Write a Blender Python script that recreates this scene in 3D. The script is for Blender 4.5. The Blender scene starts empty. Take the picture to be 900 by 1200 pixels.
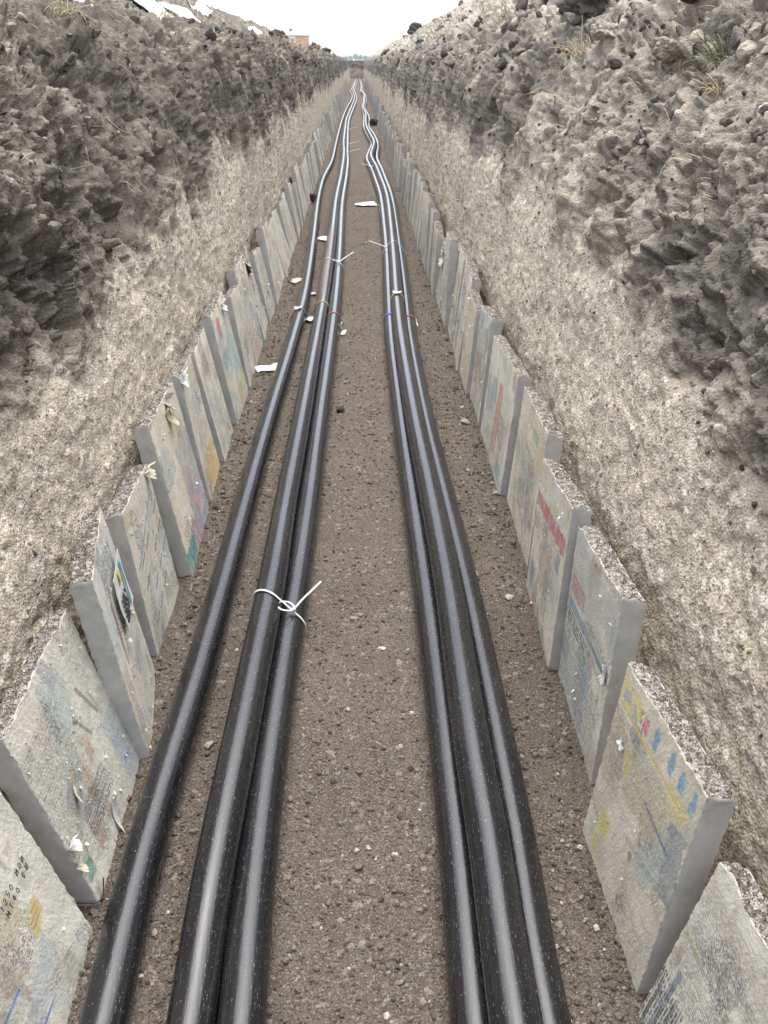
import bpy, math, random
import numpy as np
from mathutils import Vector, Matrix

random.seed(7)
RNG = np.random.default_rng(11)
scene = bpy.context.scene
COL = scene.collection
CAM_Z = 1.6

# ------------------------------------------------------------------ noise
_perm = np.random.default_rng(5).permutation(256)
_perm = np.concatenate([_perm, _perm, _perm]).astype(np.int32)
_g = np.random.default_rng(6).normal(size=(256, 3))
_g /= np.linalg.norm(_g, axis=1)[:, None]
_h = np.random.default_rng(8).random((256, 4))

def gnoise(P):
    """gradient noise, P (N,3) -> about -1..1"""
    P = np.asarray(P, dtype=np.float64)
    I = np.floor(P).astype(np.int64)
    f = P - I
    u = f * f * f * (f * (f * 6 - 15) + 10)
    I &= 255
    out = np.zeros(len(P))
    for dx in (0, 1):
        wx = u[:, 0] if dx else 1 - u[:, 0]
        a = _perm[(I[:, 0] + dx) & 255]
        for dy in (0, 1):
            wy = u[:, 1] if dy else 1 - u[:, 1]
            b = _perm[a + ((I[:, 1] + dy) & 255)]
            for dz in (0, 1):
                wz = u[:, 2] if dz else 1 - u[:, 2]
                c = _perm[b + ((I[:, 2] + dz) & 255)]
                g = _g[c]
                d = g[:, 0] * (f[:, 0] - dx) + g[:, 1] * (f[:, 1] - dy) + g[:, 2] * (f[:, 2] - dz)
                out += wx * wy * wz * d
    return out * 1.7

def fbm(P, octs=4, gain=0.5, seed=0.0):
    P = np.asarray(P, dtype=np.float64) + seed * 17.31
    a, s, t = 1.0, np.zeros(len(P)), 0.0
    for _ in range(octs):
        s += a * gnoise(P)
        t += a
        a *= gain
        P = P * 2.03 + 3.7
    return s / t * 1.25

def worley(P):
    """distance to nearest cell point, and that cell's random value"""
    P = np.asarray(P, dtype=np.float64)
    I = np.floor(P).astype(np.int64)
    best = np.full(len(P), 9.0)
    rv = np.zeros(len(P))
    for dx in (-1, 0, 1):
        for dy in (-1, 0, 1):
            for dz in (-1, 0, 1):
                J = I + np.array([dx, dy, dz])
                c = _perm[_perm[_perm[J[:, 0] & 255] + (J[:, 1] & 255)] + (J[:, 2] & 255)]
                q = J + _h[c][:, :3] - P
                d = np.einsum('ij,ij->i', q, q)
                m = d < best
                best = np.where(m, d, best)
                rv = np.where(m, _h[c][:, 3], rv)
    return np.sqrt(best), rv

def facets(P):
    """broken-clod relief: per cell a tilted plane; returns tilt, cell value, crack closeness"""
    P = np.asarray(P, dtype=np.float64)
    I = np.floor(P).astype(np.int64)
    b1 = np.full(len(P), 9.0); b2 = np.full(len(P), 9.0)
    rv = np.zeros(len(P)); tl = np.zeros(len(P))
    for dx in (-1, 0, 1):
        for dy in (-1, 0, 1):
            for dz in (-1, 0, 1):
                J = I + np.array([dx, dy, dz])
                c = _perm[_perm[_perm[J[:, 0] & 255] + (J[:, 1] & 255)] + (J[:, 2] & 255)]
                q = J + _h[c][:, :3] - P
                d = np.einsum('ij,ij->i', q, q)
                m = d < b1
                b2 = np.where(m, b1, np.minimum(b2, d))
                b1 = np.where(m, d, b1)
                rv = np.where(m, _h[c][:, 3], rv)
                tl = np.where(m, np.einsum('ij,ij->i', q, _g[c]), tl)
    crack = sstep(.22, .0, np.sqrt(b2) - np.sqrt(b1))
    return tl, rv - .5, crack

def chunk_radius(dirs, planes, hs):
    """radius of a chunk cut by planes, for unit directions (k,3)"""
    dd = np.einsum('...kj,...pj->...kp', dirs, planes)
    r = np.where(dd > .05, hs[..., None, :] / np.maximum(dd, .05), 9.)
    return np.minimum(r.min(-1), 1.25)

def sstep(a, b, x):
    t = np.clip((x - a) / (b - a), 0, 1)
    return t * t * (3 - 2 * t)

# ------------------------------------------------------------------ mesh helpers
def mesh_np(name, V, F, mats, parent=None, smooth=True, attrs=None, midx=None):
    """V (n,3); F list of index arrays (each (m,3) or (m,4)) -> ONE linked object"""
    if isinstance(F, np.ndarray):
        F = [F]
    V = np.asarray(V, dtype=np.float32)
    me = bpy.data.meshes.new(name)
    nl = sum(f.size for f in F)
    npoly = sum(len(f) for f in F)
    me.vertices.add(len(V)); me.vertices.foreach_set('co', V.ravel())
    me.loops.add(nl); me.loops.foreach_set('vertex_index', np.concatenate([f.ravel() for f in F]).astype(np.int32))
    tot = np.concatenate([np.full(len(f), f.shape[1], dtype=np.int32) for f in F])
    st = np.concatenate([[0], np.cumsum(tot)[:-1]]).astype(np.int32)
    me.polygons.add(npoly)
    me.polygons.foreach_set('loop_start', st)
    me.polygons.foreach_set('loop_total', tot)
    me.polygons.foreach_set('use_smooth', np.full(npoly, bool(smooth)))
    if midx is not None:
        me.polygons.foreach_set('material_index', np.asarray(midx, dtype=np.int32))
    if not isinstance(mats, (list, tuple)):
        mats = [mats]
    for m in mats:
        me.materials.append(m)
    for k, (typ, arr) in (attrs or {}).items():
        at = me.attributes.new(k, typ, 'POINT')
        arr = np.asarray(arr, dtype=np.float32)
        if typ == 'FLOAT':
            at.data.foreach_set('value', arr.ravel())
        elif typ == 'FLOAT_VECTOR':
            at.data.foreach_set('vector', arr.ravel())
        else:
            if arr.shape[1] == 3:
                arr = np.concatenate([arr, np.ones((len(arr), 1), dtype=np.float32)], axis=1)
            at.data.foreach_set('color', arr.ravel())
    me.update(calc_edges=True)
    me.validate()
    o = bpy.data.objects.new(name, me)
    COL.objects.link(o)
    if parent:
        o.parent = parent
    return o

def grid_faces(n, m):
    i = np.arange(n - 1)[:, None] * m + np.arange(m - 1)[None, :]
    return np.stack([i, i + m, i + m + 1, i + 1], -1).reshape(-1, 4)

def tag(o, label=None, cat=None, group=None, kind=None):
    if label: o['label'] = label
    if cat: o['category'] = cat
    if group: o['group'] = group
    if kind: o['kind'] = kind
    return o

def empty(name, loc=(0, 0, 0)):
    o = bpy.data.objects.new(name, None)
    o.empty_display_size = 0.1
    COL.objects.link(o)
    o.location = loc
    return o

def grid_normals(P):
    """P (n,m,3) -> unit normals"""
    a = np.gradient(P, axis=0); b = np.gradient(P, axis=1)
    n = np.cross(a, b)
    return n / (np.linalg.norm(n, axis=2, keepdims=True) + 1e-12)

def icosphere(sub):
    t = (1 + 5 ** .5) / 2
    V = [(-1, t, 0), (1, t, 0), (-1, -t, 0), (1, -t, 0), (0, -1, t), (0, 1, t), (0, -1, -t), (0, 1, -t), (t, 0, -1), (t, 0, 1), (-t, 0, -1), (-t, 0, 1)]
    F = [(0, 11, 5), (0, 5, 1), (0, 1, 7), (0, 7, 10), (0, 10, 11), (1, 5, 9), (5, 11, 4), (11, 10, 2), (10, 7, 6), (7, 1, 8), (3, 9, 4), (3, 4, 2), (3, 2, 6), (3, 6, 8), (3, 8, 9), (4, 9, 5), (2, 4, 11), (6, 2, 10), (8, 6, 7), (9, 8, 1)]
    V = [np.array(v) / np.linalg.norm(v) for v in V]
    for _ in range(sub):
        mid, F2 = {}, []
        def m(a, b):
            k = (min(a, b), max(a, b))
            if k not in mid:
                v = V[a] + V[b]; V.append(v / np.linalg.norm(v)); mid[k] = len(V) - 1
            return mid[k]
        for a, b, c in F:
            x, y, z = m(a, b), m(b, c), m(c, a)
            F2 += [(a, x, z), (b, y, x), (c, z, y), (x, y, z)]
        F = F2
    return np.array(V), np.array(F)

ICO = [icosphere(k) for k in range(5)]

def rand_rot(n):
    q = RNG.normal(size=(n, 4)); q /= np.linalg.norm(q, axis=1)[:, None]
    w, x, y, z = q.T
    return np.stack([np.stack([1 - 2 * (y * y + z * z), 2 * (x * y - z * w), 2 * (x * z + y * w)], -1),
                     np.stack([2 * (x * y + z * w), 1 - 2 * (x * x + z * z), 2 * (y * z - x * w)], -1),
                     np.stack([2 * (x * z - y * w), 2 * (y * z + x * w), 1 - 2 * (x * x + y * y)], -1)], 1)

def scatter(pos, rad, sub=1, rough=0.35, flat=(0.55, 1.0)):
    """many lumps as one vertex/face array"""
    n = len(pos)
    bv, bf = ICO[sub]
    k = len(bv)
    S = RNG.uniform(flat[0], flat[1], size=(n, 1, 3)) * np.asarray(rad)[:, None, None]
    off = RNG.uniform(0, 80, size=(n, 1, 3))
    Pn = (np.broadcast_to(bv[None], (n, k, 3)) * 1.3 + off).reshape(-1, 3)
    d = 1 + rough * (fbm(Pn, 2 if sub < 2 else 3)).reshape(n, k, 1) * (1.4 if sub < 2 else .6)
    if sub >= 2:
        pl = RNG.normal(size=(n, 9, 3)); pl /= np.linalg.norm(pl, axis=2, keepdims=True)
        d = d * chunk_radius(np.broadcast_to(bv[None], (n, k, 3)), pl, RNG.uniform(.55, 1.0, (n, 9)))[..., None]
    V = bv[None] * d * S
    V = np.einsum('nij,nkj->nki', rand_rot(n), V) + pos[:, None, :]
    F = (bf[None] + (np.arange(n) * k)[:, None, None]).reshape(-1, 3)
    return V.reshape(-1, 3), F, k

# ------------------------------------------------------------------ materials
class NT:
    def __init__(s, name):
        s.m = bpy.data.materials.new(name); s.m.use_nodes = True
        s.t = s.m.node_tree; s.n = s.t.nodes; s.l = s.t.links
        s.b = s.n['Principled BSDF']
    def node(s, typ, **kw):
        o = s.n.new(typ)
        for k, v in kw.items():
            if k in o.bl_rna.properties: setattr(o, k, v)
            else: o.inputs[k].default_value = v
        return o
    def link(s, a, b): s.l.new(a, b)
    def coord(s): return s.node('ShaderNodeTexCoord').outputs['Object']
    def pos(s): return s.node('ShaderNodeNewGeometry').outputs['Position']
    def attr(s, name, out='Fac'): return s.node('ShaderNodeAttribute', attribute_name=name).outputs[out]
    def noise(s, vec, scale, detail=4, rough=.55, dist=0, out='Fac'):
        o = s.node('ShaderNodeTexNoise'); s.link(vec, o.inputs['Vector'])
        o.inputs['Scale'].default_value = scale; o.inputs['Detail'].default_value = detail
        o.inputs['Roughness'].default_value = rough; o.inputs['Distortion'].default_value = dist
        return o.outputs[out]
    def vor(s, vec, scale, out='Color', feature='F1'):
        o = s.node('ShaderNodeTexVoronoi', feature=feature); s.link(vec, o.inputs['Vector'])
        o.inputs['Scale'].default_value = scale
        return o.outputs[out]
    def scale(s, vec, v):
        o = s.node('ShaderNodeVectorMath', operation='MULTIPLY'); s.link(vec, o.inputs[0]); o.inputs[1].default_value = v
        return o.outputs[0]
    def ramp(s, fac, stops, interp='LINEAR'):
        o = s.node('ShaderNodeValToRGB'); s.link(fac, o.inputs[0]); e = o.color_ramp.elements
        o.color_ramp.interpolation = interp
        while len(e) < len(stops): e.new(0.5)
        for x, (p, c) in zip(e, stops):
            x.position = p
            x.color = (*c, 1) if isinstance(c, (tuple, list)) else (c, c, c, 1)
        return o.outputs[0]
    def mix(s, fac, a, b, blend='MIX'):
        o = s.node('ShaderNodeMix', data_type='RGBA', blend_type=blend)
        for x, sock in ((fac, o.inputs[0]), (a, o.inputs[6]), (b, o.inputs[7])):
            if hasattr(x, 'is_output') or isinstance(x, bpy.types.NodeSocket): s.link(x, sock)
            elif isinstance(x, (tuple, list)): sock.default_value = (*x, 1)
            else: sock.default_value = x
        return o.outputs[2]
    def math(s, op, a, b=0.0, clamp=False):
        o = s.node('ShaderNodeMath', operation=op, use_clamp=clamp)
        for x, sock in ((a, o.inputs[0]), (b, o.inputs[1])):
            if isinstance(x, bpy.types.NodeSocket): s.link(x, sock)
            else: sock.default_value = x
        return o.outputs[0]
    def sep(s, c):
        o = s.node('ShaderNodeSeparateColor'); s.link(c, o.inputs[0]); return o.outputs
    def bump(s, h, dist=.005, strength=1.0):
        o = s.node('ShaderNodeBump'); s.link(h, o.inputs['Height'])
        o.inputs['Distance'].default_value = dist; o.inputs['Strength'].default_value = strength
        s.link(o.outputs[0], s.b.inputs['Normal'])
    def set(s, color=None, rough=None, spec=None, metal=None):
        for v, k in ((color, 'Base Color'), (rough, 'Roughness'), (spec, 'Specular IOR Level'), (metal, 'Metallic')):
            if v is None: continue
            if isinstance(v, bpy.types.NodeSocket): s.link(v, s.b.inputs[k])
            elif isinstance(v, (tuple, list)): s.b.inputs[k].default_value = (*v, 1)
            else: s.b.inputs[k].default_value = v
        return s.m

def plain(name, color, rough=.7, spec=.3, bump=None, var=.12):
    t = NT(name); p = t.coord()
    n = t.noise(p, 60, 4)
    dark = tuple(c * (1 - var * 2.2) for c in color)
    c = t.mix(t.ramp(n, [(.3, 0.0), (.7, 1.0)]), dark, color)
    if bump: t.bump(t.noise(p, bump[0], 4), bump[1])
    return t.set(c, rough, spec)

def soil_material():
    t = NT('trench_soil'); p = t.pos()
    dark = t.attr('dark'); tone = t.attr('tone')
    n1 = t.noise(p, 9, 5, .6); n2 = t.noise(p, 70, 4, .65)
    v1 = t.sep(t.vor(p, 55)); v2 = t.sep(t.vor(p, 130)); v3 = t.sep(t.vor(p, 300))
    # pale marly subsoil: tan matrix, brown and whitish crumbs
    L = t.mix(t.ramp(n1, [(.3, 0.), (.7, 1.)]), (.46, .392, .285), (.62, .545, .425))
    L = t.mix(t.math('MULTIPLY', t.ramp(v3[0], [(.0, 0.), (1., 1.)]), .55), L, (.25, .19, .135))
    L = t.mix(t.ramp(v2[0], [(.70, 0.), (.90, .6)]), L, (.66, .60, .49))
    L = t.mix(t.ramp(v2[1], [(.74, 0.), (.94, .45)]), L, (.26, .20, .14))
    st = t.noise(t.scale(p, (5, 5, .8)), 3.0, 4, .6)
    L = t.mix(t.ramp(st, [(.42, 0.), (.75, .55)]), L, (.32, .275, .20))
    L = t.mix(t.ramp(v1[0], [(.84, 0.), (.96, .7)]), L, (.70, .65, .56))
    L = t.mix(t.ramp(v1[1], [(.88, 0.), (.97, .4)]), L, (.27, .21, .15))
    # dark topsoil
    D = t.mix(t.ramp(n1, [(.3, 0.), (.72, 1.)]), (.084, .072, .056), (.150, .130, .101))
    D = t.mix(t.math('MULTIPLY', v3[0], .5), D, (.075, .065, .052))
    D = t.mix(t.ramp(v2[0], [(.74, 0.), (.95, .32)]), D, (.24, .21, .17))
    D = t.mix(t.ramp(v1[0], [(.89, 0.), (.96, .35)]), D, (.30, .265, .21))
    f = t.math('ADD', dark, t.math('MULTIPLY', t.math('SUBTRACT', t.noise(p, 16, 6, .7), .5), .5))
    f = t.ramp(f, [(.08, 0.), (.92, 1.)])
    c = t.mix(f, L, D)
    c = t.mix(tone, c, (.40, .36, .30))
    h = t.math('ADD', t.math('MULTIPLY', t.vor(p, 130, 'Distance'), -1.0), t.math('MULTIPLY', n2, 1.3))
    t.bump(h, .0032, .9)
    return t.set(c, .97, .12)

def floor_material():
    t = NT('trench_floor_sand'); p = t.pos()
    n1 = t.noise(p, 3.5, 5, .6); n2 = t.noise(p, 40, 4, .6)
    v1 = t.sep(t.vor(p, 85)); v2 = t.sep(t.vor(p, 210)); v3 = t.sep(t.vor(p, 420))
    c = t.mix(t.ramp(n1, [(.3, 0.), (.7, 1.)]), (.104, .080, .060), (.150, .118, .090))
    c = t.mix(t.math('MULTIPLY', v3[0], .45), c, (.055, .043, .034))
    c = t.mix(t.ramp(v3[1], [(.78, 0.), (.97, .7)]), c, (.28, .235, .19))
    c = t.mix(t.ramp(v2[0], [(.84, 0.), (.97, .6)]), c, (.25, .21, .165))
    c = t.mix(t.ramp(v2[1], [(.82, 0.), (.93, .7)]), c, (.055, .047, .043))
    c = t.mix(t.ramp(v1[0], [(.95, 0.), (.98, .6)]), c, (.30, .25, .20))
    c = t.mix(t.ramp(v1[1], [(.90, 0.), (.96, .7)]), c, (.10, .095, .09))
    h = t.math('ADD', t.math('MULTIPLY', t.vor(p, 170, 'Distance'), -1.), t.math('MULTIPLY', t.vor(p, 360, 'Distance'), -.6))
    h = t.math('ADD', h, n2)
    t.bump(h, .005, 1.0)
    return t.set(c, .95, .15)

def tinted(name, rough=.92, bump=(220, .002), spec=.15):
    """colour comes from the per-lump attribute, broken up by noise"""
    t = NT(name); p = t.pos(); a = t.attr('tint', 'Color')
    n = t.noise(p, 260, 3, .6)
    c = t.mix(t.ramp(n, [(.35, .55), (.7, 0.)]), a, t.mix(1.0, a, (.45, .42, .38), 'MULTIPLY'))
    t.bump(t.noise(p, bump[0], 4, .65), bump[1])
    return t.set(c, rough, spec)

def cable_material():
    t = NT('black_polyethylene'); q = t.attr('along', 'Vector')
    s1 = t.scale(q, (20, 85, 85)); s2 = t.scale(q, (3.0, 16, 16)); s3 = t.scale(q, (30, 22, 22))
    spk = t.noise(s1, 4.2, 2, .5)
    film = t.noise(s2, 1.0, 5, .65)
    dots = t.noise(s3, 9.0, 2, .5)
    m = t.math('ADD', t.ramp(spk, [(.65, 0.), (.74, .42)]), t.ramp(dots, [(.69, 0.), (.74, .45)]), clamp=True)
    m = t.math('ADD', m, t.math('MULTIPLY', t.ramp(film, [(.45, 0.), (.8, 1.)]), .05), clamp=True)
    c = t.mix(m, (.008, .008, .009), (.30, .265, .225))
    du = t.math('MULTIPLY', t.attr('dust'), t.ramp(film, [(.3, .4), (.6, 1.)]))
    c = t.mix(du, c, (.13, .095, .075))
    m = t.math('ADD', m, du, clamp=True)
    r = t.math('ADD', t.math('MULTIPLY', film, .10), .19)
    r = t.math('ADD', r, t.math('MULTIPLY', m, .35), clamp=True)
    h = t.math('ADD', t.noise(t.scale(q, (5, 40, 40)), 6, 3), t.math('MULTIPLY', m, .6))
    t.bump(h, .0008, .35)
    return t.set(c, r, .54)

def cement_material(name, base, dark, agg=0.0):
    t = NT(name); p = t.coord()
    n = t.noise(p, 14, 5, .6); n2 = t.noise(p, 90, 4, .6)
    c = t.mix(t.ramp(n, [(.3, 0.), (.7, 1.)]), dark, base)
    c = t.mix(t.ramp(n2, [(.55, 0.), (.8, .35)]), c, tuple(min(1, x * 1.35) for x in base))
    if agg:
        v = t.sep(t.vor(p, 110)); v2 = t.sep(t.vor(p, 240))
        c = t.mix(t.ramp(v[0], [(.4, 0.), (.75, .9)]), c, (.17, .13, .095))
        c = t.mix(t.ramp(v2[0], [(.5, 0.), (.8, .7)]), c, (.10, .08, .062))
        c = t.mix(t.ramp(v[1], [(.82, 0.), (.9, .9)]), c, (.52, .48, .42))
        t.bump(t.math('ADD', t.vor(p, 110, 'Distance'), t.vor(p, 240, 'Distance')), .008)
    else:
        pits = t.ramp(t.vor(p, 70, 'Distance'), [(.0, 0.), (.16, 1.)])
        t.bump(t.math('ADD', t.math('MULTIPLY', pits, .3), t.math('MULTIPLY', t.noise(p, 60, 4), .6)), .0014)
    return t.set(c, .93, .2)

def print_material():
    t = NT('newsprint_covered_concrete'); p = t.coord(); a = t.attr('ink', 'Color')
    n = t.noise(p, 240, 4, .7); n2 = t.noise(p, 26, 6, .7, .6)
    c = t.mix(t.ramp(n, [(.35, .35), (.65, 0.)]), a, t.mix(1.0, a, (.62, .58, .52), 'MULTIPLY'))
    c = t.mix(t.ramp(n2, [(.60, 0.), (.74, .3)]), c, (.51, .505, .45))
    t.bump(t.math('ADD', t.math('MULTIPLY', n2, .6), t.noise(p, 130, 4, .7)), .0035, .8)
    return t.set(c, .9, .2)

M = {}
M['soil'] = soil_material()
M['floor'] = floor_material()
M['lump'] = tinted('loose_soil_lump')
M['pebble'] = tinted('loose_pebble', .8, (300, .001), .3)
M['clod'] = tinted('soil_clod_crust', .95, (150, .006))
M['cable'] = cable_material()
M['cement'] = cement_material('grey_cement_edge', (.52, .505, .46), (.37, .36, .33))
M['broken'] = cement_material('broken_concrete_top', (.42, .40, .36), (.30, .275, .235), 1.0)
M['print'] = print_material()
M['nylon'] = plain('white_nylon', (.66, .68, .63), .4, .5)
M['paper'] = plain('white_paper', (.58, .58, .54), .8, .2, (120, .001), .06)
M['cream_paper'] = plain('cream_paper', (.52, .47, .36), .85, .2, (120, .001), .08)
M['film'] = plain('white_plastic_film', (.46, .47, .47), .35, .5, (40, .004), .06)
M['sheet'] = plain('white_tarpaulin', (.80, .81, .82), .5, .4, (8, .01), .05)
M['grey_sheet'] = plain('grey_white_tarpaulin', (.52, .53, .51), .6, .3, (8, .01), .10)
M['straw'] = plain('dry_straw', (.50, .41, .25), .8, .2)
M['root'] = plain('brown_root', (.20, .12, .075), .85, .2)
M['grass'] = plain('withered_grass', (.17, .17, .085), .8, .2)
M['wire'] = plain('dark_steel_wire', (.05, .047, .045), .5, .5)
M['ink'] = plain('dark_pen_ink', (.05, .05, .055), .8, .2)
for k, c in (('green', (.04, .17, .085)), ('yellow', (.46, .40, .10)), ('red', (.33, .08, .08)), ('blue', (.05, .10, .32))):
    M[k] = plain(k + '_marker_tape', c, .5, .4)

# ------------------------------------------------------------------ trench banks
def resample(pts, s_new):
    pts = np.array(pts, float)
    s = np.concatenate([[0], np.cumsum(np.linalg.norm(np.diff(pts, axis=0), axis=1))])
    return np.stack([np.interp(s_new * s[-1], s, pts[:, i]) for i in (0, 1)], 1)

LN = [(-.60, -.10), (-.71, .0), (-.765, .3), (-.79, .5), (-.85, .9), (-.93, 1.2), (-1.04, 1.45), (-1.18, 1.62), (-1.40, 1.74), (-1.8, 1.82), (-2.6, 1.87), (-3.4, 2.05), (-4.3, 2.60), (-5.2, 3.15), (-6, 3.40), (-7, 3.0), (-8.5, 1.9), (-9.5, 1.5)]
LF = [(-.60, -.10), (-.71, .0), (-.755, .3), (-.765, .5), (-.785, .9), (-.80, 1.2), (-.83, 1.45), (-.87, 1.66), (-1.0, 1.82), (-1.5, 1.87), (-2.6, 1.87), (-3.4, 2.05), (-4.3, 2.60), (-5.2, 3.15), (-6, 3.40), (-7, 3.0), (-8.5, 1.9), (-9.5, 1.5)]
RN = [(.60, -.10), (.685, .0), (.72, .3), (.74, .5), (.81, .9), (.91, 1.2), (1.02, 1.45), (1.16, 1.66), (1.45, 1.92), (1.9, 2.27), (2.5, 2.70), (3.1, 3.02), (3.8, 3.15), (4.8, 2.9), (6, 2.2), (7, 1.7), (8, 1.4)]
RF = [(.60, -.10), (.685, .0), (.715, .3), (.725, .5), (.745, .9), (.77, 1.2), (.81, 1.45), (.90, 1.66), (1.25, 1.92), (1.8, 2.27), (2.5, 2.70), (3.1, 3.02), (3.8, 3.15), (4.8, 2.9), (6, 2.2), (7, 1.7), (8, 1.4)]

def y_rows():
    ys, y = [], -2.5
    while y < 106.5:
        ys.append(y)
        y += .05 if y < .45 else max(.0062, .0047 * y)
    return np.array(ys)

def smooth_rows(P, k):
    for _ in range(k):
        P[1:-1] = .25 * P[:-2] + .5 * P[1:-1] + .25 * P[2:]
    return P

def bank(side):
    near, far = (LN, LF) if side < 0 else (RN, RF)
    ys = y_rows()
    L1 = np.sum(np.linalg.norm(np.diff(np.array(near), axis=0), axis=1))
    # arc parameter: fine on the wall face, coarser over the heap
    t, s = [], 0.0
    while s < L1:
        t.append(s)
        s += .0075 if s < 2.25 else (.014 if s < 5.2 else .06)
    t = np.array(t) / L1
    pn, pf = smooth_rows(resample(near, t), 60), smooth_rows(resample(far, t), 60)
    w = sstep(2.5, 9, ys)[:, None, None]
    X2 = pn[None] * (1 - w) + pf[None] * w                    # (ny, nt, 2)
    ny, nt = len(ys), len(t)
    P = np.zeros((ny, nt, 3))
    P[..., 0] = X2[..., 0]; P[..., 1] = ys[:, None]; P[..., 2] = X2[..., 1]
    # spoil heap: individual mounds along the trench, ending far off
    yy = np.stack([ys * .22, np.full(ny, side * 3.3), np.zeros(ny)], 1)
    mound = 1 + (.34 * gnoise(yy) + .12 * gnoise(yy * 3.1) if side < 0 else .05 * gnoise(yy * 1.5))
    end = sstep(92, 74, ys) if side < 0 else sstep(112, 97, ys)
    base = 1.84 if side < 0 else 1.75
    hz = P[..., 2]
    over = np.clip(hz - base, 0, None)
    P[..., 2] = np.where(hz > base, base + over * (mound * end)[:, None], hz)
    N = grid_normals(P)
    flip = np.sign(-side)                                     # face the trench / the sky
    sgn = np.sign((N[..., 0] * flip + N[..., 2] * .8).mean())
    N *= sgn
    Q = P.reshape(-1, 3); z = Q[:, 2]; y = Q[:, 1]
    zb = (.98 if side < 0 else .98) + .10 * fbm(np.stack([y * .45, z * 0 + side, z * 0], 1), 3) + (0.10 * sstep(3.2, 6, y))
    zb -= (.12 if side < 0 else .16) * sstep(4, 1.5, y)
    m = z + .20 * fbm(Q * np.array([1.3, 1.3, .9]), 4, seed=1 + side) + .08 * fbm(Q * np.array([6, 6, 1.2]), 3, seed=2)
    # the digger bucket dragged dark soil down in places
    drag = np.clip(fbm(np.stack([y * 3.2, z * .35, z * 0 + side], 1), 3, seed=4), 0, 1)
    m += .22 * drag * sstep(2.5, 5, y)
    full = sstep(zb - .14, zb + .16, m)
    tonal = fbm(Q * np.array([1.5, 1.2, 1.5]), 4, .55, seed=15 + side)
    streak = fbm(np.stack([y * 5.0, z * .45, z * 0 + side * 3], 1), 4, .6, seed=16)
    farw = sstep(3, 6, y)
    mix_ = (1.0 if side < 0 else .72) * (1 - farw) + .96 * farw + ((.48 if side < 0 else .66) * tonal) * (1 - .45 * farw) + .65 * streak * farw
    dark = full * np.clip(mix_, .12, 1)
    dark = np.clip(dark + (1 - full) * .22 * np.clip(fbm(Q * np.array([2.2, 2.2, 2.2]), 4, seed=18), 0, 1) + (1 - full) * farw * .25 * np.clip(streak, 0, 1), 0, 1)
    up = full * sstep(.6, 1.1, z)
    top = sstep(1.45, 1.75, z)
    wall_part = (1 - sstep(1.7, 1.95, z))
    big = fbm(Q * np.array([1.6, 1.6, 1.9]), 4, seed=7 + side)
    mid = fbm(Q * 6.5, 4, .55, seed=3)
    fin = fbm(Q * 26, 4, .6, seed=5)
    wv = np.stack([mid, fbm(Q * 6.5 + 21, 3), fbm(Q * 6.5 + 43, 3)], 1)
    wf = np.stack([fin, fbm(Q * 26 + 21, 2), fbm(Q * 26 + 43, 2)], 1)
    sk = -.55 if side < 0 else .8
    S = np.stack([Q[:, 0], y + sk * z * .5, z - sk * y * .35], 1)
    t1, r1, k1 = facets(S * np.array([2.6, 2.3, 3.6]) + .35 * wv)
    t2, r2, k2 = facets(S * np.array([7.5, 6.0, 10.]) + .35 * wv + .2 * wf)
    t3, r3, k3 = facets(Q * 24 + .5 * wf)
    t0, r0, k0 = facets(S * np.array([1.25, 1.0, 1.7]) + .30 * wv)
    ridge = 1 - np.abs(fbm(S * np.array([3., 3.5, 8.]) + .4 * wv, 4, .55)) * 2.2
    groove = fbm(np.stack([y * 7.0, z * .55, Q[:, 0] * .5], 1), 4, .6, seed=6)
    far_g = sstep(2.8, 6., y) * wall_part
    ruf = sstep(-.25, .25, fbm(Q * np.array([1.1, 1.1, 1.4]), 3, seed=21))          # rough and scraped areas alternate
    d = .022 * big + .008 * mid + .0065 * fin + .0022 * t3 - .001 * k3 + .005 * r2 + .004 * t2
    ch = up * (1 - .75 * far_g) * (.15 + .85 * ruf)
    d += up * (.055 * big + .014 * mid) + up * (1 - .6 * far_g) * (.085 * t0 + .045 * r0 - .030 * k0)
    d += ch * (.045 * t1 + .030 * r1 - .022 * k1 + .020 * t2 + .014 * r2 - .012 * k2 + .007 * fin)
    t4, r4, k4 = facets(Q * 46 + .4 * wf)
    d += up * (.30 + .70 * ruf) * (.0075 * t3 - .004 * k3 + .004 * r3 + .003 * t4 + .0015 * r4)
    d += up * wall_part * (1 - far_g) * (.014 * ridge)
    d += far_g * (.046 * groove) * (.45 + .55 * sstep(.7, 1.2, z))
    d += top * (.030 * t1 + .022 * r1 + .025 * mid + .020 * t2 + .02 * r2)
    # pits where clods fell out
    pit, _ = worley(Q * np.array([2.1, 1.5, 2.4]) + 9.3)
    d -= up * .06 * sstep(.28, .10, pit + .12 * mid)
    d *= 1 - .9 * sstep(.35, .05, z) - 0
    far_fade = 1.0
    Pd = P + N * d.reshape(ny, nt, 1) * far_fade
    # keep the soil behind the slab lining
    lowlim = np.where(z < .62, .0, 1.)
    # paler mixed spoil on the heaps
    spoil = sstep(1.72, 2.0, z) if side > 0 else sstep(1.95, 2.2, z)
    patch = fbm(Q * np.array([.9, .9, .9]), 4, seed=13)
    dark = dark * (1 - spoil * (.55 if side > 0 else .12) * sstep(-.25, .25, patch))
    tone = spoil * (.38 if side > 0 else .0) + .10 * up * (side > 0)
    tone = np.clip(tone * (.6 + .8 * sstep(-.4, .4, mid)), 0, 1)
    F = grid_faces(ny, nt)
    if sgn > 0:
        pass
    o = mesh_np('earth_bank', Pd.reshape(-1, 3), F, M['soil'], attrs={'dark': ('FLOAT', dark), 'tone': ('FLOAT', tone)})
    tag(o, kind='structure')
    N2 = grid_normals(Pd) * sgn
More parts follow.
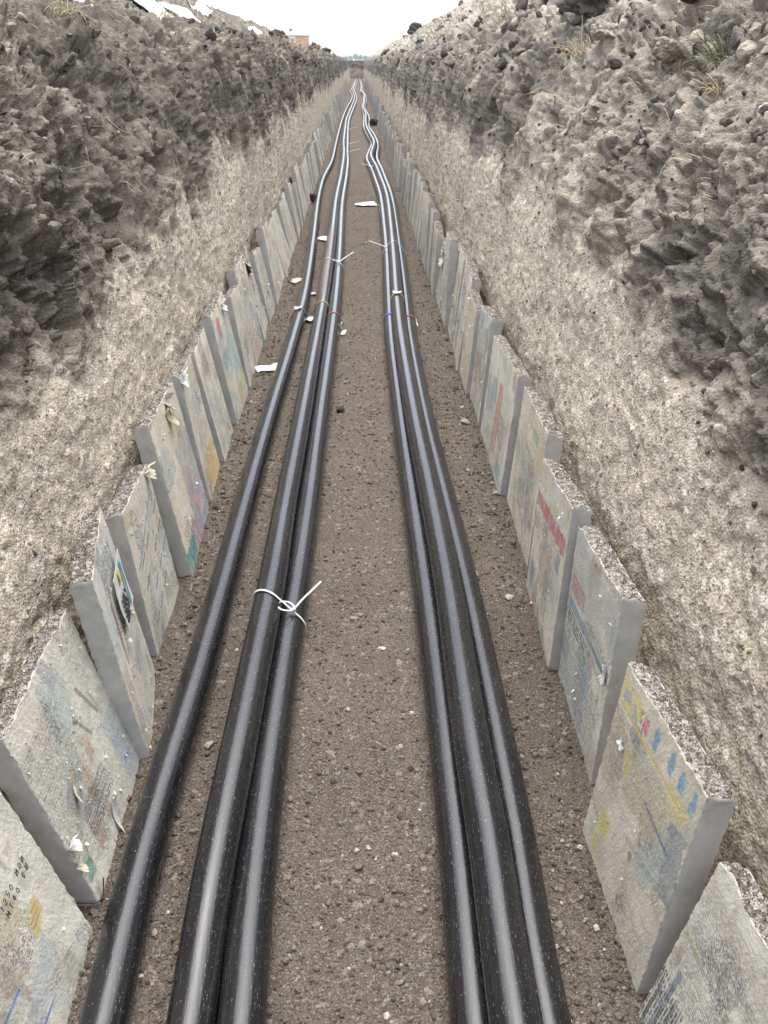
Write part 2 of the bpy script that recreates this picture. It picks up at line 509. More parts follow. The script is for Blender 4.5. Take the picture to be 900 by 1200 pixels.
    return ys, Pd, N2, dark.reshape(ny, nt), spoil.reshape(ny, nt)

BL = bank(-1)
BR = bank(1)

def pick(B, n, ylo, yhi, cond, bias=1.0):
    """random surface samples of a bank, density falling with distance"""
    ys, P, N, dk, sp = B
    i0, i1 = np.searchsorted(ys, [ylo, yhi])
    out = []
    ii = RNG.integers(i0, i1, n * 6); jj = RNG.integers(0, P.shape[1], n * 6)
    ok = cond(P[ii, jj], dk[ii, jj], sp[ii, jj])
    ii, jj = ii[ok][:n], jj[ok][:n]
    return P[ii, jj], N[ii, jj], dk[ii, jj], sp[ii, jj]

def soil_tint(dk, sp, n):
    r = RNG.random((n, 1))
    lt = np.array([.46, .405, .32]) * (.65 + .5 * r)
    dd = np.array([.125, .113, .094]) * (.6 + .9 * r)
    f = (RNG.random((n, 1)) < np.clip(dk, 0, 1)[:, None] * .97) * 1.0
    pale = np.array([.33, .29, .235]) * (.6 + .5 * r)
    c = lt * (1 - f) + dd * f
    g = (RNG.random((n, 1)) < np.clip(sp, 0, 1)[:, None] * .35) * 1.0
    return c * (1 - g) + pale * g

def lumps(B, label, spec):
    Vs, Fs, Cs, nv = [], [], [], 0
    for n, ylo, yhi, cond, r0, r1, sub, sink in spec:
        p, nrm, dk, sp = pick(B, n, ylo, yhi, cond)
        k = len(p)
        r = r0 * (r1 / r0) ** (RNG.random(k) ** 2.2)
        r *= np.clip(.75 + p[:, 1] * .05, .8, 2.2)
        V, F, kk = scatter(p + nrm * (r * sink)[:, None], r, sub, .42)
        Vs.append(V); Fs.append(F + nv); nv += len(V)
        Cs.append(np.repeat(soil_tint(dk, sp, k), kk, axis=0))
    o = mesh_np('soil_crumbs', np.concatenate(Vs), np.concatenate(Fs), M['lump'], smooth=False, attrs={'tint': ('FLOAT_COLOR', np.concatenate(Cs))})
    return tag(o, label, 'soil crumbs', kind='stuff')

face = lambda p, d, s: (p[:, 2] > .45) & (p[:, 2] < 1.5)
upper = lambda p, d, s: (p[:, 2] > 1.25) & (np.abs(p[:, 0]) < 2.2) & (d > .4)
lip = lambda p, d, s: (p[:, 2] > 1.55) & (np.abs(p[:, 0]) < 4.5)
pale = lambda p, d, s: (p[:, 2] > .40) & (p[:, 2] < 1.15) & (d < .3)
lumps(BL, 'loose brown and grey soil crumbs clinging to the left trench bank', [
    (7000, .7, 7, pale, .002, .008, 0, .0), (2500, .7, 9, face, .003, .013, 1, -.1), (3000, .8, 9, upper, .002, .008, 0, .0), (900, .8, 14, upper, .006, .028, 2, .0), (900, 1.5, 45, lip, .012, .060, 2, .2)])
lumps(BR, 'loose tan and grey soil crumbs clinging to the right trench bank', [
    (7000, .7, 7, pale, .002, .008, 0, .0), (2500, .7, 9, face, .003, .013, 1, -.1), (3500, .8, 9, upper, .002, .008, 0, .0), (1000, .8, 14, upper, .006, .028, 2, .0), (1800, 1.2, 45, lip, .012, .060, 2, .2)])

# centre lines of the six cables
CA = [(-0.485, -1.2), (-0.484, .4), (-0.484, 0.95), (-0.491, 1.12), (-0.494, 1.33), (-0.489, 1.59), (-0.478, 1.91), (-0.471, 2.35), (-0.467, 2.95), (-0.456, 3.82), (-0.427, 5.24), (-0.415, 6.32), (-0.438, 7.89), (-0.508, 10.99), (-0.525, 12.2), (-0.525, 13.55), (-0.465, 15.99), (-0.470, 19.42), (-0.472, 24.6), (-0.464, 28.34), (-0.423, 33.37), (-0.387, 36.61), (-0.278, 42.33), (-0.26, 48.81), (-0.401, 55.84), (-0.345, 61.18), (-0.211, 78.61), (-0.092, 104.5)]
CB = [(-0.325, -1.2), (-0.325, .4), (-0.325, 0.94), (-0.327, 1.11), (-0.323, 1.32), (-0.315, 1.57), (-0.308, 1.9), (-0.298, 2.33), (-0.299, 2.92), (-0.287, 3.79), (-0.276, 5.2), (-0.269, 6.28), (-0.263, 7.83), (-0.278, 10.92), (-0.256, 13.47), (-0.254, 15.89), (-0.266, 17.43), (-0.302, 19.29), (-0.323, 24.43), (-0.34, 28.14), (-0.261, 33.15), (-0.23, 36.36), (-0.151, 42.04), (-0.145, 48.48), (-0.249, 55.47), (-0.245, 60.75), (-0.16, 78.03), (-0.028, 104.5)]
CC = [(-0.233, -1.2), (-0.233, .4), (-0.233, 0.95), (-0.239, 1.12), (-0.242, 1.33), (-0.242, 1.58), (-0.237, 1.91), (-0.226, 2.35), (-0.214, 2.95), (-0.205, 3.82), (-0.187, 5.24), (-0.178, 6.33), (-0.181, 7.9), (-0.203, 11.01), (-0.184, 13.58), (-0.181, 16.02), (-0.205, 17.57), (-0.218, 19.45), (-0.257, 24.63), (-0.25, 28.38), (-0.176, 33.43), (-0.123, 36.67), (-0.031, 42.41), (-0.057, 48.88), (-0.15, 55.94), (-0.137, 61.27), (-0.021, 78.72), (0.093, 104.5)]
CD = [(0.19, -1.2), (0.19, .4), (0.192, 0.94), (0.197, 1.11), (0.203, 1.32), (0.206, 1.58), (0.208, 1.91), (0.207, 2.35), (0.203, 2.95), (0.197, 3.83), (0.197, 5.25), (0.218, 6.34), (0.252, 7.91), (0.288, 11.04), (0.285, 12.0), (0.248, 13.61), (0.22, 14.74), (0.186, 15.5), (0.160, 16.2), (0.175, 17.0), (0.222, 17.9), (0.296, 19.51), (0.234, 21.81), (0.168, 24.7), (0.202, 28.47), (0.21, 30.79), (0.197, 33.52), (0.19, 36.06), (0.268, 40.69), (0.308, 49.01), (0.21, 54.51), (0.256, 63.45), (0.271, 75.82), (0.176, 104.5)]
CE = [(0.254, -1.2), (0.254, .4), (0.254, 0.9), (0.257, 1.07), (0.261, 1.27), (0.260, 1.52), (0.264, 1.84), (0.271, 2.25), (0.267, 2.83), (0.252, 3.68), (0.248, 5.04), (0.264, 6.1), (0.301, 7.61), (0.355, 10.61), (0.357, 11.6), (0.328, 13.09), (0.304, 14.18), (0.270, 15.1), (0.243, 15.9), (0.240, 16.7), (0.285, 17.7), (0.338, 19.1), (0.289, 20.98), (0.228, 23.76), (0.249, 27.38), (0.269, 29.62), (0.234, 32.23), (0.235, 34.68), (0.3, 39.13), (0.36, 47.14), (0.259, 52.43), (0.301, 61.03), (0.293, 72.91), (0.212, 104.5)]
CF = [(0.322, -1.2), (0.322, .4), (0.323, 0.94), (0.326, 1.11), (0.335, 1.32), (0.340, 1.58), (0.342, 1.91), (0.342, 2.34), (0.332, 2.95), (0.315, 3.83), (0.317, 5.25), (0.342, 6.34), (0.375, 7.92), (0.428, 11.04), (0.430, 12.0), (0.405, 13.62), (0.386, 14.75), (0.360, 15.6), (0.345, 16.4), (0.360, 17.2), (0.400, 18.3), (0.430, 19.7), (0.400, 21.84), (0.31, 24.73), (0.365, 28.5), (0.35, 30.82), (0.304, 33.54), (0.30, 36.08), (0.386, 40.72), (0.435, 49.05), (0.343, 54.56), (0.37, 63.5), (0.373, 75.88), (0.264, 104.5)]

def at_y(c, y):
    a = np.array(c); return np.interp(y, a[:, 1], a[:, 0])

# ------------------------------------------------------------------ trench floor
def floor_height(x, y):
    Q = np.stack([x, y, x * 0], 1)
    e = sstep(.40, .62, np.abs(x - (-.01)))
    f = sstep(.47, .56, np.abs(x))
    berm = np.zeros(len(x))
    for c in (CA, CB, CC, CD, CF):
        dd = np.abs(x - at_y(c, y))
        berm = np.maximum(berm, sstep(.105, .045, dd))
    berm = berm * np.clip(.010 + .014 * fbm(Q * np.array([6., 2.4, 1]) + 31, 3), 0, .03)
    return (berm + .010 * fbm(Q * np.array([3., 2.2, 1]), 4) + .004 * fbm(Q * 14, 4, .6) + .0028 * fbm(Q * 48, 3, .6)
            + e * (.014 + .022 * fbm(Q * np.array([5, 3.2, 1]), 4, seed=3)) + f * .02 * (fbm(Q * np.array([2, 1.7, 1]), 2, seed=5)))

ys = y_rows()
xs = np.linspace(-.80, .80, 230)
XX, YY = np.meshgrid(xs, ys)
ZZ = floor_height(XX.ravel(), YY.ravel())
fo = mesh_np('trench_floor', np.stack([XX.ravel(), YY.ravel(), ZZ], 1), grid_faces(len(ys), len(xs))[:, ::-1], M['floor'])
tag(fo, kind='structure')

def pebbles():
    Vs, Fs, Cs, nv = [], [], [], 0
    for n, y0, y1, r0, r1, sub, side_only in ((11000, .75, 3.2, .0016, .0055, 0, False), (3800, .75, 6, .003, .009, 1, False), (5000, 3, 14, .004, .010, 0, False), (2600, .8, 10, .003, .010, 1, True), (110, .8, 9, .007, .014, 2, True), (420, 2.2, 9, .004, .016, 2, 'foot'), (30, .8, 6, .006, .010, 2, False)):
        y = y0 * (y1 / y0) ** RNG.random(n)
        x = RNG.uniform(-.62, .60, n)
        if side_only == 'foot':
            x = np.where(RNG.random(n) < .7, -.585 + .07 * RNG.random(n) ** 2, .56 - .05 * RNG.random(n) ** 2)
        elif side_only:
            x = np.where(RNG.random(n) < .5, RNG.uniform(-.62, -.28, n), RNG.uniform(.33, .60, n))
        z = floor_height(x, y)
        r = r0 * (r1 / r0) ** (RNG.random(n) ** 1.7)
        V, F, k = scatter(np.stack([x, y, z + r * .25], 1), r, sub, .35)
        Vs.append(V); Fs.append(F + nv); nv += len(V)
        q = RNG.random((n, 1))
        c = np.where(q < .62, np.array([.135, .106, .081]), np.where(q < .655, np.array([.09, .08, .07]), np.where(q < .965, np.array([.22, .187, .15]), np.array([.42, .37, .31]))))
        Cs.append(np.repeat(c * RNG.uniform(.65, 1.3, (n, 1)), k, axis=0))
    o = mesh_np('gravel', np.concatenate(Vs), np.concatenate(Fs), M['pebble'], smooth=False, attrs={'tint': ('FLOAT_COLOR', np.concatenate(Cs))})
    tag(o, 'small brown and pale gravel grains strewn over the trench floor', 'gravel', kind='stuff')
pebbles()

# end of the trench and the ground out to the horizon
def end_wall():
    x = np.linspace(-1.6, 1.6, 90); z = np.linspace(-.1, 1.72, 60)
    X, Z = np.meshgrid(x, z)
    Q = np.stack([X.ravel(), np.full(X.size, 105.), Z.ravel()], 1)
    d = .12 * fbm(Q * 2, 4)
    Q[:, 1] += d + .25 * sstep(1.0, 1.7, Q[:, 2])
    dark = sstep(.8, 1.1, Q[:, 2] + .2 * fbm(Q * 2.2, 3))
    tag(mesh_np('earth_bank', Q, grid_faces(60, 90)[:, ::-1], M['soil'], attrs={'dark': ('FLOAT', dark), 'tone': ('FLOAT', dark * 0)}), kind='structure')
end_wall()

def ground_material():
    t = NT('field_ground'); p = t.pos()
    n = t.noise(p, .12, 5); n2 = t.noise(p, 3, 5)
    c = t.mix(t.ramp(n, [(.35, 0.), (.65, 1.)]), (.16, .14, .09), (.09, .12, .045))
    c = t.mix(t.ramp(n2, [(.3, 0.), (.8, .6)]), c, (.20, .165, .12))
    t.bump(n2, .05)
    return t.set(c, .95, .1)

def ground():
    V, F = [], []
    def strip(x0, x1, y0, y1, n=1):
        b = len(V)
        V.extend([(x0, y0, 1.58), (x1, y0, 1.58), (x1, y1, 1.58), (x0, y1, 1.58)])
        F.append((b, b + 1, b + 2, b + 3))
    strip(-700, -1.5, -200, 105.3); strip(1.5, 700, -200, 105.3); strip(-700, 700, 105.3, 950); strip(-1.5, 1.5, -200, -2.5)
    tag(mesh_np('ground', np.array(V), np.array(F), ground_material(), smooth=False), kind='structure')
ground()

# ------------------------------------------------------------------ tubes and cables
def catmull(P, step):
    P = np.array(P, float)
    E = np.concatenate([[2 * P[0] - P[1]], P, [2 * P[-1] - P[-2]]])
    out = []
    for i in range(len(P) - 1):
        a, b, c, d = E[i:i + 4]
        n = max(2, int(np.linalg.norm(c - b) / step))
        n = min(n, 40)
        t0 = 0.; t1 = t0 + np.linalg.norm(b - a) ** .5; t2 = t1 + np.linalg.norm(c - b) ** .5; t3 = t2 + np.linalg.norm(d - c) ** .5
        t = np.linspace(t1, t2, n, endpoint=False)[:, None]
        A1 = (t1 - t) / (t1 - t0) * a + (t - t0) / (t1 - t0) * b
        A2 = (t2 - t) / (t2 - t1) * b + (t - t1) / (t2 - t1) * c
        A3 = (t3 - t) / (t3 - t2) * c + (t - t2) / (t3 - t2) * d
        B1 = (t2 - t) / (t2 - t0) * A1 + (t - t0) / (t2 - t0) * A2
        B2 = (t3 - t) / (t3 - t1) * A2 + (t - t1) / (t3 - t1) * A3
        out.append((t2 - t) / (t2 - t1) * B1 + (t - t1) / (t2 - t1) * B2)
    out.append(P[-1:])
    return np.concatenate(out)

def tube_arrays(P, rad, seg=12, up=(0, 0, 1), flat=None, close=True):
    """swept round (or flat=(w,h) oval) section; returns V, [faces], along-vector"""
    P = np.asarray(P, float); n = len(P)
    T = np.gradient(P, axis=0); T /= np.linalg.norm(T, axis=1)[:, None] + 1e-12
    u = np.array(up, float)
    S = np.cross(T, u)
    bad = np.linalg.norm(S, axis=1) < .05
    S[bad] = np.cross(T[bad], np.array([0.3, 1, 0.1]))
    S /= np.linalg.norm(S, axis=1)[:, None]
    U = np.cross(S, T)
    a = np.linspace(0, 2 * math.pi, seg, endpoint=False)
    rad = np.broadcast_to(np.asarray(rad, float), (n,))
    if flat:
        ca, sa = np.sign(np.cos(a)) * np.abs(np.cos(a)) ** .35 * flat[0], np.sign(np.sin(a)) * np.abs(np.sin(a)) ** .35 * flat[1]
        V = P[:, None] + S[:, None] * ca[None, :, None] + U[:, None] * sa[None, :, None]
    else:
        V = P[:, None] + rad[:, None, None] * (S[:, None] * np.cos(a)[None, :, None] + U[:, None] * np.sin(a)[None, :, None])
    L = np.concatenate([[0], np.cumsum(np.linalg.norm(np.diff(P, axis=0), axis=1))])
    al = np.stack([np.broadcast_to(L[:, None], (n, seg)), np.broadcast_to(np.cos(a)[None] * .05, (n, seg)), np.broadcast_to(np.sin(a)[None] * .05, (n, seg))], -1)
    i = np.arange(n - 1)[:, None] * seg; j = np.arange(seg)[None]; j2 = (j + 1) % seg
    F = np.stack([i + j, i + j2, i + seg + j2, i + seg + j], -1).reshape(-1, 4)
    V = V.reshape(-1, 3); al = al.reshape(-1, 3)
    faces = [F]
    if close:
        nv = len(V)
        V = np.concatenate([V, P[:1], P[-1:]]); al = np.concatenate([al, [[0, 0, 0]], [[L[-1], 0, 0]]])
        jj = np.arange(seg); j2 = (jj + 1) % seg
        faces.append(np.stack([np.full(seg, nv), j2, jj], 1))
        e = (n - 1) * seg
        faces.append(np.stack([np.full(seg, nv + 1), e + jj, e + j2], 1))
    return V, faces, al

def tube(name, P, rad, mat, parent=None, seg=10, flat=None, up=(0, 0, 1), dust=None):
    V, F, al = tube_arrays(P, rad, seg, up, flat)
    at = {'along': ('FLOAT_VECTOR', al)}
    if dust is not None:
        at['dust'] = ('FLOAT', sstep(dust[0] - .5, dust[0] + .3, V[:, 1]) * sstep(dust[1] + .6, dust[1] - .3, V[:, 1]) * sstep(.03, -.01, al[:, 1]))
    return mesh_np(name, V, F, mat, parent, attrs=at)

def merge_tubes(name, paths, rad, mat, parent=None, seg=5):
    Vs, Fs, nv = [], [], 0
    for P in paths:
        P = np.array(P, float)
        r = rad * np.linspace(1, .35, len(P))
        V, F, _ = tube_arrays(P, r, seg)
        Vs.append(V); Fs += [f + nv for f in F]; nv += len(V)
    return mesh_np(name, np.concatenate(Vs), Fs, mat, parent)

R_C = .045
def heights(ypts, x, others):
    """rest a cable on those below it"""
    z = np.full(len(ypts), R_C)
    D = 2 * R_C
    for o in others:
        ox, oz = o
        dx = np.abs(x - ox)
        z = np.maximum(z, oz + np.sqrt(np.clip(D * D - dx * dx, 0, None)) * (dx < D))
    return z

def smooth1(z, k):
    for _ in range(k):
        z = np.concatenate([[z[0]], .25 * z[:-2] + .5 * z[1:-1] + .25 * z[2:], [z[-1]]])
    return z

def cable(c, others, label, dust=None):
    p = catmull([(x, y, 0) for x, y in c], .05)
    Z = heights(p[:, 1], p[:, 0], [(at_y(o, p[:, 1]), oz) for o, oz in others])
    Z = smooth1(np.maximum(Z, R_C), 6)
    P = np.stack([p[:, 0], p[:, 1], Z], 1)
    P[:, 2] += .004
    root = tube('power_cable', P, R_C, M['cable'], seg=36, dust=dust)
    tag(root, label, 'cable', 'black power cables laid along the trench')
    return root, P

r, z0 = R_C, R_C
cabA, PA = cable(CA, [], 'black power cable lying alone nearest the left slab row')
cabC, PC = cable(CC, [], 'thinner looking black cable on the right of the tied pair')
cabB, PB = cable(CB, [(CC, z0)], 'black cable on the left of the tied pair, dusty brown on one stretch', (6.4, 8.6))
cabD, PD = cable(CD, [], 'left lower black cable of the three bundled by the right slabs')
cabF, PF = cable(CF, [], 'right lower black cable of the bundle, next to the right slabs')
cabE, PE = cable(CE, [(CD, z0), (CF, z0)], 'black cable riding on top between the two lower ones of the right bundle')

def frame_at(P, y):
    i = int(np.searchsorted(P[:, 1], y)); i = max(1, min(len(P) - 2, i))
    t = P[i + 1] - P[i - 1]; t /= np.linalg.norm(t)
    s = np.cross(t, [0, 0, 1]); s /= np.linalg.norm(s)
    c = np.array([np.interp(y, P[:, 1], P[:, k]) for k in range(3)])
    return c, t, s

def marker(cab, P, y, mat, colour, tilt=.25, tag_at=None, width=.009, turns=1.0):
    c, t, s = frame_at(P, y)
    a = np.linspace(0, 2 * math.pi * turns, int(40 * turns) + 1)
    up = np.cross(s, t)
    R = R_C + .0012
    path = c + R * (np.cos(a)[:, None] * s + np.sin(a)[:, None] * up) + (tilt * .03 * np.sin(a + .6) + .014 * a / 6.28 * (turns > 1.2))[:, None] * t
    Vs, n = [], len(a)
    rad = (path - c) - ((path - c) @ t)[:, None] * t
    rad /= np.linalg.norm(rad, axis=1)[:, None]
    w = width / 2
    q = np.stack([path - w * t, path - w * t + rad * .002, path + w * t + rad * .002, path + w * t], 1)
    F = []
    for k in range(3):
        i = np.arange(n - 1) * 4 + k
        F.append(np.stack([i, i + 1, i + 5, i + 4], 1))
    o = mesh_np('marker_ring', q.reshape(-1, 3), np.concatenate(F), mat, cab, smooth=False)
    o['label'] = colour + ' marker tape wound round the cable'
    if tag_at is not None:
        ang, dy, sz = tag_at
        ctr = c + (R + .006) * (math.cos(ang) * s + math.sin(ang) * up) + dy * t
        paper_patch('paper_tag', ctr, t, -math.sin(ang) * s + math.cos(ang) * up, sz[0], sz[1], M['paper'], parent=o, curl=.006)
    return o

def paper_patch(name, ctr, du, dv, w, h, mat, parent=None, curl=.01, n=9, crumple=.0, seed=0, thick=.0008, shape=None):
    """a small curled sheet with real thickness"""
    du = np.array(du, float); dv = np.array(dv, float)
    du /= np.linalg.norm(du); dv /= np.linalg.norm(dv)
    nn = np.cross(du, dv); nn /= np.linalg.norm(nn)
    u, v = np.meshgrid(np.linspace(-.5, .5, n), np.linspace(-.5, .5, n), indexing='ij')
    Q = np.stack([u.ravel() * 3, v.ravel() * 3, np.full(u.size, seed * 1.7)], 1)
    k = 1 + .17 * fbm(Q * .7 + 5, 2)
    if shape is not None:
        k = k * shape(u.ravel(), v.ravel())
    off = curl * (4 * v.ravel() ** 2 + .8 * u.ravel() * v.ravel() * 2) + crumple * fbm(Q, 3)
    B = np.array(ctr) + (u.ravel() * w * k)[:, None] * du + (v.ravel() * h * k)[:, None] * dv
    V1 = B + (off + thick)[:, None] * nn
    V0 = B + off[:, None] * nn
    F = grid_faces(n, n); m = n * n
    edge = [(i, 0) for i in range(n)] + [(n - 1, j) for j in range(1, n)] + [(i, n - 1) for i in range(n - 2, -1, -1)] + [(0, j) for j in range(n - 2, 0, -1)]
    e = np.array([a * n + b for a, b in edge]); e2 = np.roll(e, -1)
    return mesh_np(name, np.concatenate([V1, V0]), [F[:, ::-1], F + m, np.stack([e, e2, e2 + m, e + m], 1)], mat, parent, smooth=False)

marker(cabA, PA, 5.85, M['green'], 'green', .5, (math.pi * .55, .02, (.06, .05)), .010, 2.1)
marker(cabB, PB, 6.05, M['yellow'], 'yellow', .3, None, .009, 2.1)
marker(cabC, PC, 5.75, M['red'], 'red', .3, (-.1, -.12, (.06, .03)), .009, 2.0)
marker(cabD, PD, 5.70, M['blue'], 'blue', .7, None, .014, 3.0)
marker(cabE, PE, 5.95, M['yellow'], 'yellow', .4, (math.pi * .5, .03, (.055, .06)), .009, 2.4)
marker(cabF, PF, 5.65, M['red'], 'red', .4, (.35, -.05, (.11, .025)), .008, 2.2)

# ------------------------------------------------------------------ cable ties
def hull_path(cs, R, n=90):
    """outline of circles cs (2-D) grown to radius R, as a closed loop"""
    a = np.linspace(0, 2 * math.pi, 400, endpoint=False)
    pts = np.concatenate([np.array(c) + R * np.stack([np.cos(a), np.sin(a)], 1) for c in cs])
    pts = pts[np.lexsort((pts[:, 1], pts[:, 0]))]
    def half(ps):
        h = []
        for p in ps:
            while len(h) > 1 and (h[-1][0] - h[-2][0]) * (p[1] - h[-2][1]) - (h[-1][1] - h[-2][1]) * (p[0] - h[-2][0]) <= 0: h.pop()
            h.append(p)
        return h
    H = np.array(half(pts)[:-1] + half(pts[::-1])[:-1])
    H = np.concatenate([H, H[:1]])
    L = np.concatenate([[0], np.cumsum(np.linalg.norm(np.diff(H, axis=0), axis=1))])
    s = np.linspace(0, L[-1], n)
    return np.stack([np.interp(s, L, H[:, k]) for k in (0, 1)], 1)

def cable_tie(y, cables, label, tail, head_ang, tilt=.12, loop=True, w=.0045, sag=.0, slack=.004):
    cs = []
    for P in cables:
        c, t, s = frame_at(P, y); cs.append((c[0], c[2]))
    H = hull_path(cs, R_C + slack)
    mid = H[:-1].mean(0)
    ang = np.arctan2(H[:, 1] - mid[1], H[:, 0] - mid[0])
    # let the band drop into the valley between the cables on top
    root = empty('cable_tie', (mid[0], y, 0))
    tag(root, label, 'cable tie', 'white nylon cable ties')
    th = (H[:, 0] - mid[0])
    P3 = np.stack([H[:, 0] - mid[0], tilt * th + .25 * tilt * (H[:, 1] - mid[1]), np.maximum(H[:, 1], .006)], 1)
    tube('band', P3, .003, M['nylon'], root, seg=8, flat=(.0011, w), up=(0, 1, 0))
    i = int(np.argmin(np.abs(np.angle(np.exp(1j * (ang - head_ang))))))
    hp = P3[i] + np.array([0, 0, .004])
    # head: small block
    V, F, _ = tube_arrays([hp + np.array([-.007, -.002, -.002]), hp + np.array([.007, .003, .004])], .006, 8, flat=(.0065, .005))
    mesh_np('head', V, F, M['nylon'], root, smooth=False)
    tp = catmull([hp, hp + np.array(tail) * .3 + np.array([0, 0, .004]), hp + np.array(tail) * .65 + np.array([0, 0, .002]), hp + np.array(tail)], .01)
    tube('tail', tp, .003, M['nylon'], root, seg=8, flat=(w, .0011))
    if loop:
        a = np.linspace(-.3, 2 * math.pi - .6, 40)
        lp = hp + np.stack([-.022 + .026 * np.cos(a), .024 * np.sin(a), .004 + .016 * np.abs(np.sin(a * .5))], 1)
        tube('loop', lp, .003, M['nylon'], root, seg=8, flat=(.003, .001))
    return root

cable_tie(2.22, (PB, PC), 'large white cable tie with a small loop and free tail, nearest round the left pair', (.085, .075, .055), .55, -.55, w=.0038)
cable_tie(7.40, (PB, PC), 'white cable tie on the left pair, just behind the coloured marker tapes', (.12, .12, .06), .6, -.5, w=.005)
cable_tie(7.95, (PD, PE, PF), 'white cable tie over all three cables of the right bundle, tail to the left', (-.15, .16, .03), 2.6, .35, loop=False, w=.005)
cable_tie(14.6, (PD, PE), 'white cable tie at the crossing where the right bundle begins to wind', (-.17, .12, .03), 2.2, .3, loop=False, w=.007)
for yy, lab in ((17.4, 'far cable tie on the left pair, nearest of the three with stubby tails'), (19.3, 'far cable tie on the left pair, middle of the three with stubby tails'), (23.6, 'far cable tie on the left pair, farthest of the three with stubby tails')):
    cable_tie(yy, (PB, PC), lab, (.22, .05, .05), .2, .1, loop=False, w=.008)

# ------------------------------------------------------------------ concrete slabs
def ink_base(u, v, seed, warm=.5):
    Q = np.stack([u * 1.0, v * 1.0, np.full(u.shape, seed * 3.3)], 1)
    a = sstep(-.5, .5, fbm(Q * 7, 5, .6))[:, None]
    b = sstep(-.1, .6, fbm(Q * 22 + 4, 4, .6))[:, None]
    cool, warmc, grey = np.array([.58, .57, .49]), np.array([.60, .54, .405]), np.array([.41, .405, .36])
    base = cool * (1 - warm) + warmc * warm
    c = base * (.86 + .24 * a) * (1 - .5 * b) + grey * .5 * b
    # cement smears and small brown rust-like patches
    s = sstep(.34, .5, fbm(Q * np.array([9, 5, 1]) + 11, 4, .55))[:, None]
    c = c * (1 - .5 * s) + np.array([.27, .20, .135]) * .5 * s
    return c

def ink_mask(u, v, u0, u1, v0, v1, seed, rough=.012):
    Q = np.stack([u, v, np.full(u.shape, seed * 1.9)], 1)
    n = rough * fbm(Q * 28, 3); n2 = rough * fbm(Q * 28 + 50, 3)
    m = sstep(u0 - .004, u0 + .004, u + n) * sstep(u1 + .004, u1 - .004, u + n) * sstep(v0 - .004, v0 + .004, v + n2) * sstep(v1 + .004, v1 - .004, v + n2)
    return m

